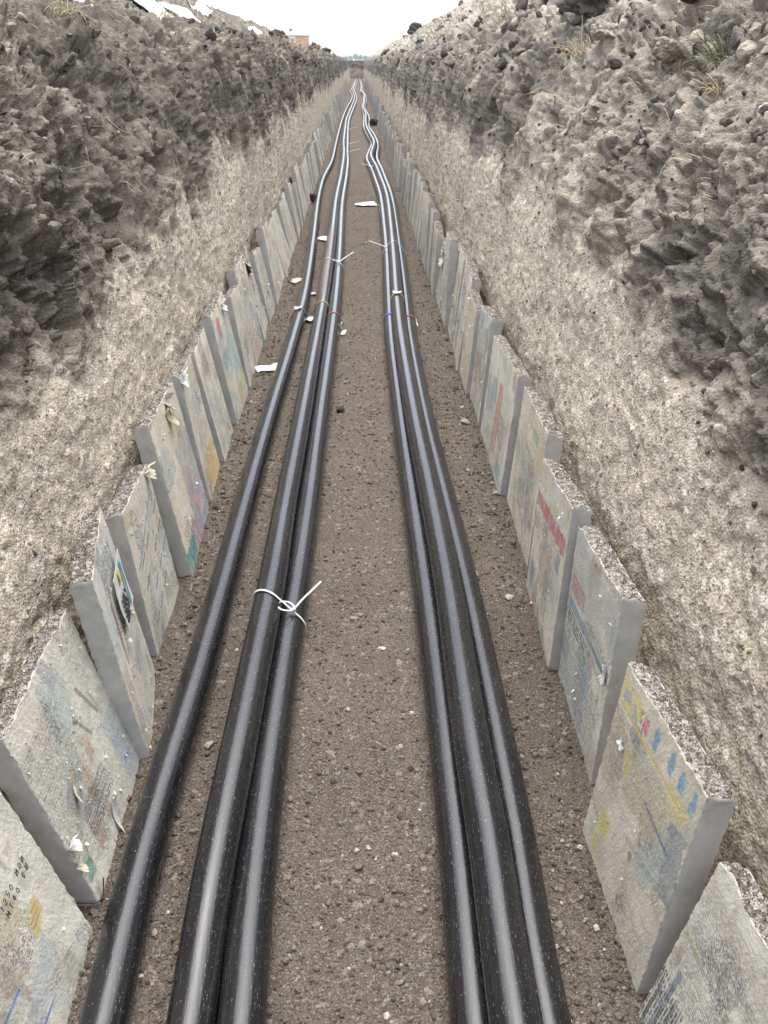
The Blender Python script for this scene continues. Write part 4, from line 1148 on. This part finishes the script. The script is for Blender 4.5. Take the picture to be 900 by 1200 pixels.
def far_row(side, y0, xb, lean, near_labels, group, far_label):
    rg = np.random.default_rng(31 + side)
    protos = []
    y = y0
    i = 0
    while i < 142:
        w = rg.uniform(.40, .50)
        h = rg.uniform(.44, .575); ln = lean + rg.uniform(-.03, .04); yaw = rg.uniform(-.004, .022)
        bx = xb + rg.uniform(-.010, .010)
        if i < 16:
            ops = far_ops(rg)
            if side < 0 and i == 4: ops = [('patch', (.18, .30, .36, .42), (.55, .22, .18), .8), ('patch', (.16, .28, .08, .22), (.52, .24, .20), .8)]
            if side < 0 and i == 0: ops += [('patch', (.3, .42, .05, .3), (.50, .30, .28), .6)]
            if side > 0 and i == 1: ops = [('patch', (.0, .45, .0, .5), (.50, .42, .28), .6)]
            nt_dz = rg.uniform(-.02, .03)
            nb = (side * (bx - yaw * .5), y); fb = (side * (bx + yaw * .5), y + w)
            o, fr = make_slab(near_labels[i] if i < len(near_labels) else far_label, group if i < len(near_labels) else group + ' far off', side, nb, fb,
                              (side * (bx - yaw * .5 + ln), y, h + nt_dz), (side * (bx + yaw * .5 + ln), y + w, h - nt_dz * .5), .055, .007 if i < 8 else .011, 50 + i + 20 * side, rg.uniform(.35, .75), ops)
            if i < len(near_labels):
                flakes(o, fr, 14, 60 + i, .02)
                if 'hanging from its top' in near_labels[i]:
                    scrap(o, fr, .35, .90, .22, .15, M['cream_paper'], -.5, .02, label='folded cream paper hanging down', seed=21, crumple=.02)
                if 'white torn paper' in near_labels[i]:
                    scrap(o, fr, .45, .78, .10, .12, M['paper'], .4, .02, label='white torn paper', seed=22, crumple=.02)
            protos.append((o, y, bx))
        else:
            src, sy, sbx = protos[rg.integers(6, 16)]
            o = src.copy(); COL.objects.link(o)
            o['label'] = far_label; o['group'] = group + ' far off'
            o.location = (src.location[0] + side * rg.uniform(-.008, .008), src.location[1] + (y - sy), src.location[2] + rg.uniform(-.03, .03))
            o.rotation_euler = (rg.uniform(-.03, .03), rg.uniform(-.03, .03), rg.uniform(-.012, .012))
        y += w + rg.uniform(.003, .02)
        i += 1
    return y
yl = far_row(-1, 4.50, .605, .095, NEAR_LEFT, G_L, 'small distant concrete slab in the far stretch of the left slab row')
yr = far_row(1, 3.92, .572, .045, NEAR_RIGHT, G_R, 'small distant concrete slab in the far stretch of the right slab row')

# ------------------------------------------------------------------ litter, stones and clods
def ground_scrap(label, x, y, w, h, mat, rot, curl, seed, name='paper_scrap', cat='paper scrap', z=.006, crumple=.007, shape=None):
    o = paper_patch(name, (0, 0, 0), (math.cos(rot), math.sin(rot), 0), (-math.sin(rot), math.cos(rot), 0), w, h, mat, curl=curl, crumple=crumple, seed=seed, n=13, shape=shape)
    o.location = (x, y, float(floor_height(np.array([x]), np.array([y]))[0]) + z)
    tag(o, label, cat)
    return o
taper = lambda u, v: (.35 + 1.0 * np.clip(u + .5, 0, 1))
ground_scrap('long white plastic strip on bare floor between the two cable groups', .02, 11.25, .34, .22, M['film'], .25, .012, 31, 'plastic_scrap', 'plastic scrap', .010, .012, taper)
ground_scrap('folded white paper lying between the lone left cable and the tied pair, far back', -.375, 8.9, .13, .20, M['paper'], .1, .014, 32)
ground_scrap('greyish clear plastic scrap against the left side of the lone cable', -.54, 4.82, .14, .11, M['film'], .35, .010, 33, 'plastic_scrap', 'plastic scrap', .008, .010)
ground_scrap('torn cream paper triangle on the soil beside the lone left cable', -.535, 7.05, .10, .14, M['cream_paper'], -.5, .010, 34)
ground_scrap('small white tag lying on the soil between lone cable and tied pair', -.350, 5.86, .055, .085, M['paper'], -.4, .006, 35, z=.02)
ground_scrap('thin white paper shred on the floor right of the tied pair', -.115, 5.55, .03, .11, M['paper'], -.2, .006, 36)
ground_scrap('tiny white paper bit beside the tied pair, behind the small white tag', -.365, 6.60, .06, .05, M['paper'], .5, .008, 37)

def lump_thing(name, label, cat, pos, rad, tint, mat, squash=(1, 1, .75), sub=3, rough=.4, seed=0):
    bv, bf = ICO[sub]
    Q = bv * 1.2 + seed * 5.1
    c, rv = worley(bv * 2.6 + seed * 3.3)
    d = 1 + rough * fbm(Q, 5, .6) + .22 * (.6 - c)
    pl = np.random.default_rng(seed + 500).normal(size=(11, 3)); pl /= np.linalg.norm(pl, axis=1)[:, None]
    d = d * chunk_radius(bv, pl, np.random.default_rng(seed + 900).uniform(.62, 1.0, 11))
    d = d + .10 * fbm(Q * 4, 4, .65)
    V = bv * d[:, None] * rad * np.array(squash)
    col = np.array(tint) * (.75 + .5 * sstep(-.5, .5, fbm(Q * 2.3 + 8, 4)))[:, None]
    o = mesh_np(name, V, bf, mat, smooth=rough < .3, attrs={'tint': ('FLOAT_COLOR', col)})
    o.location = pos
    return tag(o, label, cat)

DKS, TAN = (.10, .088, .075), (.34, .285, .22)
lump_thing('soil_clod', 'dark soil clod wedged between left slabs and the lone cable, far back', 'clod', (-.575, 11.5, .07), .055, (.075, .06, .05), M['clod'], seed=1)
lump_thing('soil_clod', 'dark clod lying against the winding right bundle, far off', 'clod', (.46, 26.3, .08), .11, (.06, .05, .045), M['clod'], seed=2)
lump_thing('soil_clod', 'dark clod on bare floor touching the right side of the tied pair', 'clod', (-.112, 4.15, .012), .02, (.08, .065, .053), M['clod'], seed=3)
def surf(B, x, y):
    ys_, P = B[0], B[1]
    i = int(np.argmin(np.abs(ys_ - y))); row = P[i]
    j = int(np.argmin(np.abs(row[:, 0] - x) + (row[:, 2] < 1.3) * 5))
    return row[j]
for lab, B, x, y, rr, tint, sd in (
        ('large dark clod on the left rim standing against the sky beside the distant house', BL, -1.35, 17, .17, (.07, .062, .054), 4),
        ('dark clod on the left rim, right of the distant house and below it', BL, -1.2, 27, .17, (.075, .066, .058), 5),
        ('smaller dark clod on the left rim between the house and the treetops', BL, -1.15, 36, .2, (.08, .07, .06), 6),
        ('round dark clod on the left rim just below the white sheet', BL, -1.75, 10.5, .14, (.085, .075, .065), 7),
        ('big dark grey clod at the upper right near the frame top', BR, 1.37, 5.2, .20, (.20, .187, .168), 8),
        ('pale tan clod below the big dark grey one at the upper right', BR, 1.12, 3.42, .05, (.36, .32, .25), 9),
        ('dark grey clod at the top of the right bank, right of the pale tan one', BR, 1.29, 3.75, .12, (.10, .095, .088), 10),
        ('dark clod perched on the skyline of the right heap', BR, 3.0, 22.5, .17, (.10, .09, .08), 11),
        ('dark clod jutting from the right rim against the sky, far off', BR, 2.2, 36, .26, (.085, .077, .068), 12),
        ('grey clod resting on the right heap, left of the big dark clod', BR, 1.45, 7.0, .17, (.16, .145, .125), 13),
        ('pale stone like lump in the dark face of the right bank', BR, 1.12, 4.4, .05, (.42, .38, .32), 14)):
    p = surf(B, x, y)
    lump_thing('soil_clod', lab, 'clod', (p[0], p[1], p[2] + rr * .35), rr, tint, M['clod'], seed=sd, sub=4)
for lab, x, y, rr, tint, sd in (
        ('flat tan stone on bare floor right of the near cable tie', -.035, 2.28, .013, (.27, .22, .165), 1),
        ('small white stone on the bare floor between the cable groups', .055, 2.13, .0095, (.55, .51, .44), 2),
        ('pale stone touching the right bundle by the third slab', .372, 2.52, .019, (.40, .34, .26), 3),
        ('pair mate of grey stone lying by the foot of the wide red streaked slab', .515, 3.95, .024, (.30, .29, .27), 4),
        ('small pale stone at the foot of the second and third right slabs', .485, 2.38, .013, (.46, .42, .36), 5),
        ('grey pebble between lone cable and tied pair near the front', -.415, 1.72, .011, (.30, .28, .25), 6)):
    if lab.startswith('pair mate of '): lab = lab[13:]
    lump_thing('stone', lab, 'stone', (x, y, float(floor_height(np.array([x]), np.array([y]))[0]) + rr * .35), rr, tint, M['pebble'], squash=(1.2, 1, .6), sub=2, rough=.25, seed=sd)

# straw, roots and grass
def strand(p, d, L, droop, wob, n=7):
    t = np.linspace(0, 1, n)[:, None]
    w = RNG.normal(size=3) * wob
    return p + d * L * t + np.array([0, 0, -droop]) * t ** 2 + w * np.sin(t * 3.0 + RNG.uniform(0, 3)) * L

def tuft(name, label, cat, B, x, y, n, L, mat, rad, spread, droop, updir=(0, 0, .6)):
    p0 = surf(B, x, y); sd = -np.sign(x)
    paths = []
    for _ in range(n):
        d = np.array([sd * RNG.uniform(-.2, 1.0), RNG.uniform(-.9, .9), RNG.uniform(-.3, .9)]) + np.array(updir)
        d /= np.linalg.norm(d)
        q = np.array([RNG.normal() * spread * .25, RNG.normal() * spread * .55, RNG.uniform(-.5, .6) * spread * .4])
        paths.append(strand(q + np.array([sd * .02, 0, .0]), d, L * RNG.uniform(.4, 1.1), droop * RNG.uniform(.3, 1.2), .06))
    o = merge_tubes(name, paths, rad, mat)
    o.location = p0
    return tag(o, label, cat, kind='stuff' if spread >= .4 else None)
tuft('grass_tuft', 'withered greenish grass tuft hanging at the upper right corner of the bank', 'grass tuft', BR, 1.25, 3.2, 110, .20, M['grass'], .0022, .07, .12)
tuft('straw_tuft', 'pale straw bunch lying on the right bank below the greenish grass', 'straw tuft', BR, 1.11, 2.85, 26, .12, M['straw'], .0016, .05, .06)
tuft('straw_tuft', 'straw wisps caught in the middle of the right bank top', 'straw tuft', BR, 1.11, 4.7, 34, .16, M['straw'], .002, .10, .08)
tuft('straw_tuft', 'long straw fringe along the right rim below the skyline clod', 'straw tuft', BR, 1.20, 8.0, 60, .26, M['straw'], .0026, .40, .12)
tuft('straw_tuft', 'straw fringe farther along the right rim', 'straw tuft', BR, 1.27, 14.5, 60, .36, M['straw'], .0034, .5, .15)
tuft('straw_tuft', 'bundle of roots and straw hanging from the left bank near the frame edge', 'straw tuft', BL, -1.25, 4.2, 30, .18, M['straw'], .002, .09, .12)
tuft('straw_tuft', 'straw wisps on the left bank under the near white sheet', 'straw tuft', BL, -1.62, 8.3, 40, .30, M['straw'], .0024, .16, .10)
tuft('straw_tuft', 'flat straw mat on the left rim beneath the large white sheet', 'straw tuft', BL, -1.9, 12.0, 50, .34, M['straw'], .0032, .5, .06)
tuft('straw_tuft', 'straw stubble on the left rim beside the large dark clod', 'straw tuft', BL, -1.25, 15.0, 50, .34, M['straw'], .005, .7, .1)
tuft('straw_tuft', 'straw stubble at the far left rim below the house', 'straw tuft', BL, -1.2, 23.0, 40, .4, M['straw'], .007, .9, .1)

def loose_straw(B, label, n):
    paths = []
    p, nrm, dk, sp = pick(B, n, 1.5, 16, lambda p, d, s: (p[:, 2] > 1.2) & (np.abs(p[:, 0]) < 2.6))
    for a, b in zip(p, nrm):
        d = np.cross(b, RNG.normal(size=3)); d /= np.linalg.norm(d)
        paths.append(strand(a + b * .006, d + b * .25, RNG.uniform(.03, .10) * (1 + a[1] * .08), .01, .08, 5))
    o = merge_tubes('loose_straw', paths, .0014, M['straw'], seg=4)
    tag(o, label, 'straw', kind='stuff')
loose_straw(BL, 'scattered dry straw bits over the upper left bank', 260)
loose_straw(BR, 'scattered dry straw bits over the upper right bank', 300)
for lab, x, y, dv, L in (('thin dark root sticking out of the right bank below the rim', .93, 6.2, (-.3, -.9, -.25), .22), ('brown root curving from the right bank lower down', .90, 5.0, (-.3, .9, -.1), .20), ('brown root hanging from the left bank below the straw bundle', -1.05, 3.2, (.4, .5, -.6), .16)):
    B = BR if x > 0 else BL
    i = int(np.argmin(np.abs(B[0] - y))); row = B[1][i]; j = int(np.argmin(np.abs(row[:, 2] - (1.45 if x > 0 else 1.5))))
    d = np.array(dv) / np.linalg.norm(dv)
    o = tube('root', strand(np.zeros(3), d, L, .03, .08, 12), np.linspace(.0045, .002, 12), M['root'], seg=7)
    o.location = row[j]
    tag(o, lab, 'root')

# ------------------------------------------------------------------ white sheets on the left spoil heap
def heap_sheet(label, y0, y1, x0, x1, mat, seed, skew=0.0, name='tarpaulin'):
    ys_, P, N = BL[0], BL[1], BL[2]
    n, m = 40, 40
    V = []
    for a in np.linspace(0, 1, n):
        for b in np.linspace(0, 1, m):
            x = x0 + (x1 - x0) * b; y = y0 + (y1 - y0) * a + skew * b
            i = int(np.searchsorted(ys_, y)); row = P[min(i, len(ys_) - 1)]
            k = row[:, 2] > 1.5
            z = np.interp(-x, -row[k][:, 0][::1], row[k][:, 2]) if np.all(np.diff(-row[k][:, 0]) > 0) else np.interp(-x, np.maximum.accumulate(-row[k][:, 0]), row[k][:, 2])
            V.append((x, y, z))
    V = np.array(V).reshape(n, m, 3)
    Z = V[..., 2]
    for _ in range(40):                                    # tension: spans the lumps under it
        Zp = np.pad(Z, 1, mode='edge'); Z = np.maximum(Z, (Zp[:-2, 1:-1] + Zp[2:, 1:-1] + Zp[1:-1, :-2] + Zp[1:-1, 2:]) / 4)
    Q = V.reshape(-1, 3)
    Z = Z + .10 + (.04 * fbm(Q * np.array([2.2, 2.2, 1]) + seed, 4)).reshape(n, m)
    A, Bq = np.meshgrid(np.linspace(0, 1, n), np.linspace(0, 1, m), indexing='ij')
    wig = .18 * fbm(np.stack([A.ravel() * 2.5, Bq.ravel() * 2.5, np.full(n * m, seed * 1.)], 1), 3).reshape(n, m)
    V[..., 1] += wig * (y1 - y0) * .6; V[..., 0] += wig * (x1 - x0) * .5
    top = np.stack([V[..., 0], V[..., 1], Z], -1).reshape(-1, 3)
    bot = top - np.array([0, 0, .012])
    F = grid_faces(n, m); k = n * m
    org = top.mean(0)
    o = mesh_np(name, np.concatenate([top, bot]) - org, [F, F[:, ::-1] + k], mat)
    o.location = org
    return tag(o, label, 'tarpaulin', 'white sheets on the spoil heap')
heap_sheet('greyish white sheet with a straight edge, largest on the left heap', 17.6, 20.2, -3.0, -4.6, M['grey_sheet'], 1, .8)
heap_sheet('bright white sheet sliding down the left heap to the rim, beside the greyish one', 20.2, 23.0, -2.6, -4.3, M['sheet'], 2, 1.0)
heap_sheet('small white sheet at the frame top above the nearest left bank', 12.5, 13.6, -3.0, -3.7, M['sheet'], 3)
heap_sheet('narrow white sheet high on the left heap, behind the bright white one', 30.0, 32.0, -4.6, -5.1, M['sheet'], 4)
heap_sheet('white sheet low on the left heap in the middle of the row of sheets', 30.5, 33.2, -3.4, -3.9, M['sheet'], 5, 1.0)
heap_sheet('white sheet draped over the third mound of the left heap', 39, 42.5, -4.0, -4.5, M['sheet'], 6, 1.2)
heap_sheet('white sheet on the left heap nearest to the house', 47, 51, -3.8, -4.3, M['sheet'], 7, 1.4)
heap_sheet('small white sheet low on the slope just left of the house', 57, 60, -3.0, -3.5, M['sheet'], 8, 1.0)

# ------------------------------------------------------------------ far things
def box(c, s):
    x, y, z = c; a, b, h = (v / 2 for v in s)
    V = np.array([(x - a, y - b, z - h), (x + a, y - b, z - h), (x + a, y + b, z - h), (x - a, y + b, z - h), (x - a, y - b, z + h), (x + a, y - b, z + h), (x + a, y + b, z + h), (x - a, y + b, z + h)])
    F = np.array([(0, 3, 2, 1), (4, 5, 6, 7), (0, 1, 5, 4), (1, 2, 6, 5), (2, 3, 7, 6), (3, 0, 4, 7)])
    return V, F
def boxes(name, L, mat, parent=None):
    Vs, Fs = [], []
    for k, (c, s) in enumerate(L):
        V, F = box(c, s); Vs.append(V); Fs.append(F + 8 * k)
    return mesh_np(name, np.concatenate(Vs), np.concatenate(Fs), mat, parent, smooth=False)

def house():
    h = empty('house', (-12.7, 200, 1.58))
    h.rotation_euler = (0, 0, math.radians(28)); h.scale = (.98, .98, .93)
    tag(h, 'small two storey house with peach and white walls beyond the left heap', 'house')
    boxes('wall', [((0, 0, 2.55), (4.6, 4.4, 5.1))], plain('peach_render', (.64, .36, .21), .9, .2), h)
    boxes('side_wall', [((-1.55, -2.26, 2.55), (1.5, .12, 5.1)), ((2.36, 0.4, 2.55), (.12, 3.0, 5.1))], plain('cream_render', (.66, .60, .50), .9, .2), h)
    V = np.array([(-2.6, -2.5, 5.1), (2.6, -2.5, 5.1), (2.6, 2.5, 5.1), (-2.6, 2.5, 5.1), (-.9, 0, 6.0), (.9, 0, 6.0), (-2.6, -2.5, 4.98), (2.6, -2.5, 4.98), (2.6, 2.5, 4.98), (-2.6, 2.5, 4.98)])
    rf = mesh_np('roof', V, [np.array([(0, 1, 5, 4), (2, 3, 4, 5), (6, 9, 8, 7), (0, 6, 7, 1), (1, 7, 8, 2), (2, 8, 9, 3), (3, 9, 6, 0)]), np.array([(1, 2, 5), (3, 0, 4)])], plain('terracotta_roof', (.42, .28, .22), .8), h, smooth=False)
    boxes('chimney', [((-.6, .3, 6.1), (.5, .5, .7))], plain('brown_brick', (.22, .14, .10), .9), rf)
    glass = plain('window_glass', (.06, .07, .08), .15, .5); fm = plain('window_frame', (.70, .70, .68), .6)
    for x, y, z, ax in ((-1.55, -2.36, 3.9, 0), (-1.55, -2.36, 1.4, 0), (.9, -2.24, 1.4, 0), (2.46, .2, 3.9, 1), (2.46, .2, 1.4, 1)):
        s = (.9, .08, 1.3) if ax == 0 else (.08, .9, 1.3)
        wdw = boxes('window', [((x, y, z), s)], fm, h)
        o2 = (x, y - .05, z) if ax == 0 else (x + .05, y, z)
        s2 = (.6, .06, 1.0) if ax == 0 else (.06, .6, 1.0)
        boxes('pane', [(o2, s2)], glass, wdw)
house()

leaf_mat = plain('tree_foliage', (.05, .19, .05), .8, .2); bark = plain('tree_bark', (.12, .09, .065), .9)
def tree(x, y, hgt, wid, label, seed):
    rg = np.random.default_rng(seed)
    t = empty('tree', (x, y, 1.58)); tag(t, label, 'tree', 'trees on the horizon')
    tr = [catmull([(0, 0, 0), (.1, 0, hgt * .3), (-.05, .1, hgt * .6)], .3)]
    for k in range(5):
        a = rg.uniform(0, 6.3); z = hgt * rg.uniform(.25, .5)
        tr.append(catmull([(0, 0, z), (wid * .2 * math.cos(a), wid * .2 * math.sin(a), z + hgt * .15), (wid * .38 * math.cos(a), wid * .38 * math.sin(a), z + hgt * .28)], .3))
    merge_tubes('trunk', tr, hgt * .03, bark, t, 7)
    n = 1500
    cl = rg.normal(size=(16, 3)); cl /= np.linalg.norm(cl, axis=1)[:, None]
    cl = cl * rg.uniform(.3, 1, (16, 1)) * np.array([wid * .4, wid * .4, hgt * .30]) + np.array([0, 0, hgt * .62])
    p = cl[rg.integers(0, 16, n)] + rg.normal(size=(n, 3)) * wid * .10
    s = rg.uniform(.12, .30, n) * hgt / 6
    Rm = rand_rot(n)
    q = np.array([(-1, -.6, 0), (1, -.6, 0), (1, .6, .2), (-1, .6, .2)])
    V = np.einsum('nij,kj->nki', Rm, q) * s[:, None, None] + p[:, None]
    mesh_np('crown', V.reshape(-1, 3), np.arange(n * 4).reshape(n, 4), leaf_mat, t, smooth=False)
for x, y, hg, wd, lab, sd in ((-6.6, 600, 3.0, 4.2, 'low green tree farthest left of the horizon clump over the trench end', 1), (-3.8, 590, 3.4, 3.8, 'green tree left of the middle of the clump over the trench end', 2), (-.8, 610, 4.3, 4.2, 'tallest pale green tree in the clump over the trench end', 3), (2.4, 595, 3.4, 4.2, 'green tree right of the tallest one over the trench end', 4), (5.4, 600, 3.8, 4.4, 'broad green tree in the right half of the horizon clump', 5), (8.6, 605, 3.4, 4.4, 'green tree farthest right in the clump, touching the right heap', 6)):
    tree(x, y, hg, wd, lab, sd)
pole_m = plain('weathered_pole', (.30, .31, .32), .8)
for x, y, hg, lab, arms in ((-4.8, 620, 9.0, 'thin distant utility pole on the left of the three at the trench end', 1), (-.5, 640, 10.8, 'tall distant lattice pylon between the two thin poles', 3), (8.0, 620, 9.4, 'thin distant utility pole on the right of the three, by the right heap', 1)):
    u = empty('utility_pole' if arms == 1 else 'power_pylon', (x, y, 1.58)); tag(u, lab, 'pole' if arms == 1 else 'pylon')
    if arms == 1:
        tube('shaft', [(0, 0, 0), (0, 0, hg)], .13, pole_m, u, 8)
    else:
        merge_tubes('lattice_mast', [[(sx * .9, sy * .9, 0), (0, 0, hg)] for sx in (-1, 1) for sy in (-1, 1)] + [[(-.9 * (1 - k / 8), -.9 * (1 - k / 8), hg * k / 8), (.9 * (1 - (k + 1) / 8), -.9 * (1 - (k + 1) / 8), hg * (k + 1) / 8)] for k in range(7)], .09, pole_m, u, 5)
    for k in range(arms):
        tube('crossarm', [(-1.1, 0, hg - .4 - k * 1.2), (1.1, 0, hg - .4 - k * 1.2)], .08, pole_m, u, 6)

# ------------------------------------------------------------------ air
def haze():
    t = NT('pale_air'); n = t.n
    n.remove(t.b)
    pv = n.new('ShaderNodeVolumePrincipled'); pv.inputs['Density'].default_value = .00055
    pv.inputs['Color'].default_value = (.92, .95, 1, 1); pv.inputs['Anisotropy'].default_value = .2
    t.l.new(pv.outputs[0], n['Material Output'].inputs['Volume'])
    o = boxes('haze', [((0, 375, 8.5), (1500, 1250, 20))], t.m)
    tag(o, kind='stuff')
haze()

# ------------------------------------------------------------------ light, sky, camera
SUN_EL, SUN_AZ = math.radians(75), math.radians(6)       # azimuth clockwise from +Y
world = bpy.data.worlds.new('World'); scene.world = world; world.use_nodes = True
nt = world.node_tree; bg = nt.nodes['Background']
sky = nt.nodes.new('ShaderNodeTexSky'); sky.sky_type = 'NISHITA'; sky.sun_disc = False
sky.sun_elevation = SUN_EL; sky.sun_rotation = SUN_AZ
sky.air_density = 1.0; sky.dust_density = 3.0; sky.ozone_density = 1.0
hs = nt.nodes.new('ShaderNodeHueSaturation'); hs.inputs['Saturation'].default_value = .46
nt.links.new(sky.outputs[0], hs.inputs['Color']); nt.links.new(hs.outputs[0], bg.inputs[0])
bg.inputs[1].default_value = .15
sl = bpy.data.lights.new('sun', 'SUN'); sl.energy = .5; sl.angle = math.radians(70); sl.color = (1, .985, .955)
so = bpy.data.objects.new('sun', sl); COL.objects.link(so)
sd = Vector((math.sin(SUN_AZ) * math.cos(SUN_EL), math.cos(SUN_AZ) * math.cos(SUN_EL), math.sin(SUN_EL)))
so.rotation_euler = sd.to_track_quat('Z', 'Y').to_euler(); so.location = (0, 0, 30)

cam = bpy.data.cameras.new('camera'); co = bpy.data.objects.new('camera', cam); COL.objects.link(co)
cam.sensor_fit = 'VERTICAL'; cam.sensor_height = 24; cam.sensor_width = 18; cam.lens = 20.0
cam.clip_start = .05; cam.clip_end = 6000
co.location = (0, 0, CAM_Z)
co.rotation_euler = (math.radians(90 - 27.817), 0, math.radians(-1.619))
scene.camera = co
scene.view_settings.view_transform = 'Standard'; scene.view_settings.look = 'None'
scene.view_settings.gamma = 1; scene.view_settings.use_curve_mapping = False
scene.view_settings.exposure = 2.02
scene.cycles.max_bounces = 8; scene.cycles.diffuse_bounces = 6
try: scene.cycles.use_denoising = True
except Exception: pass
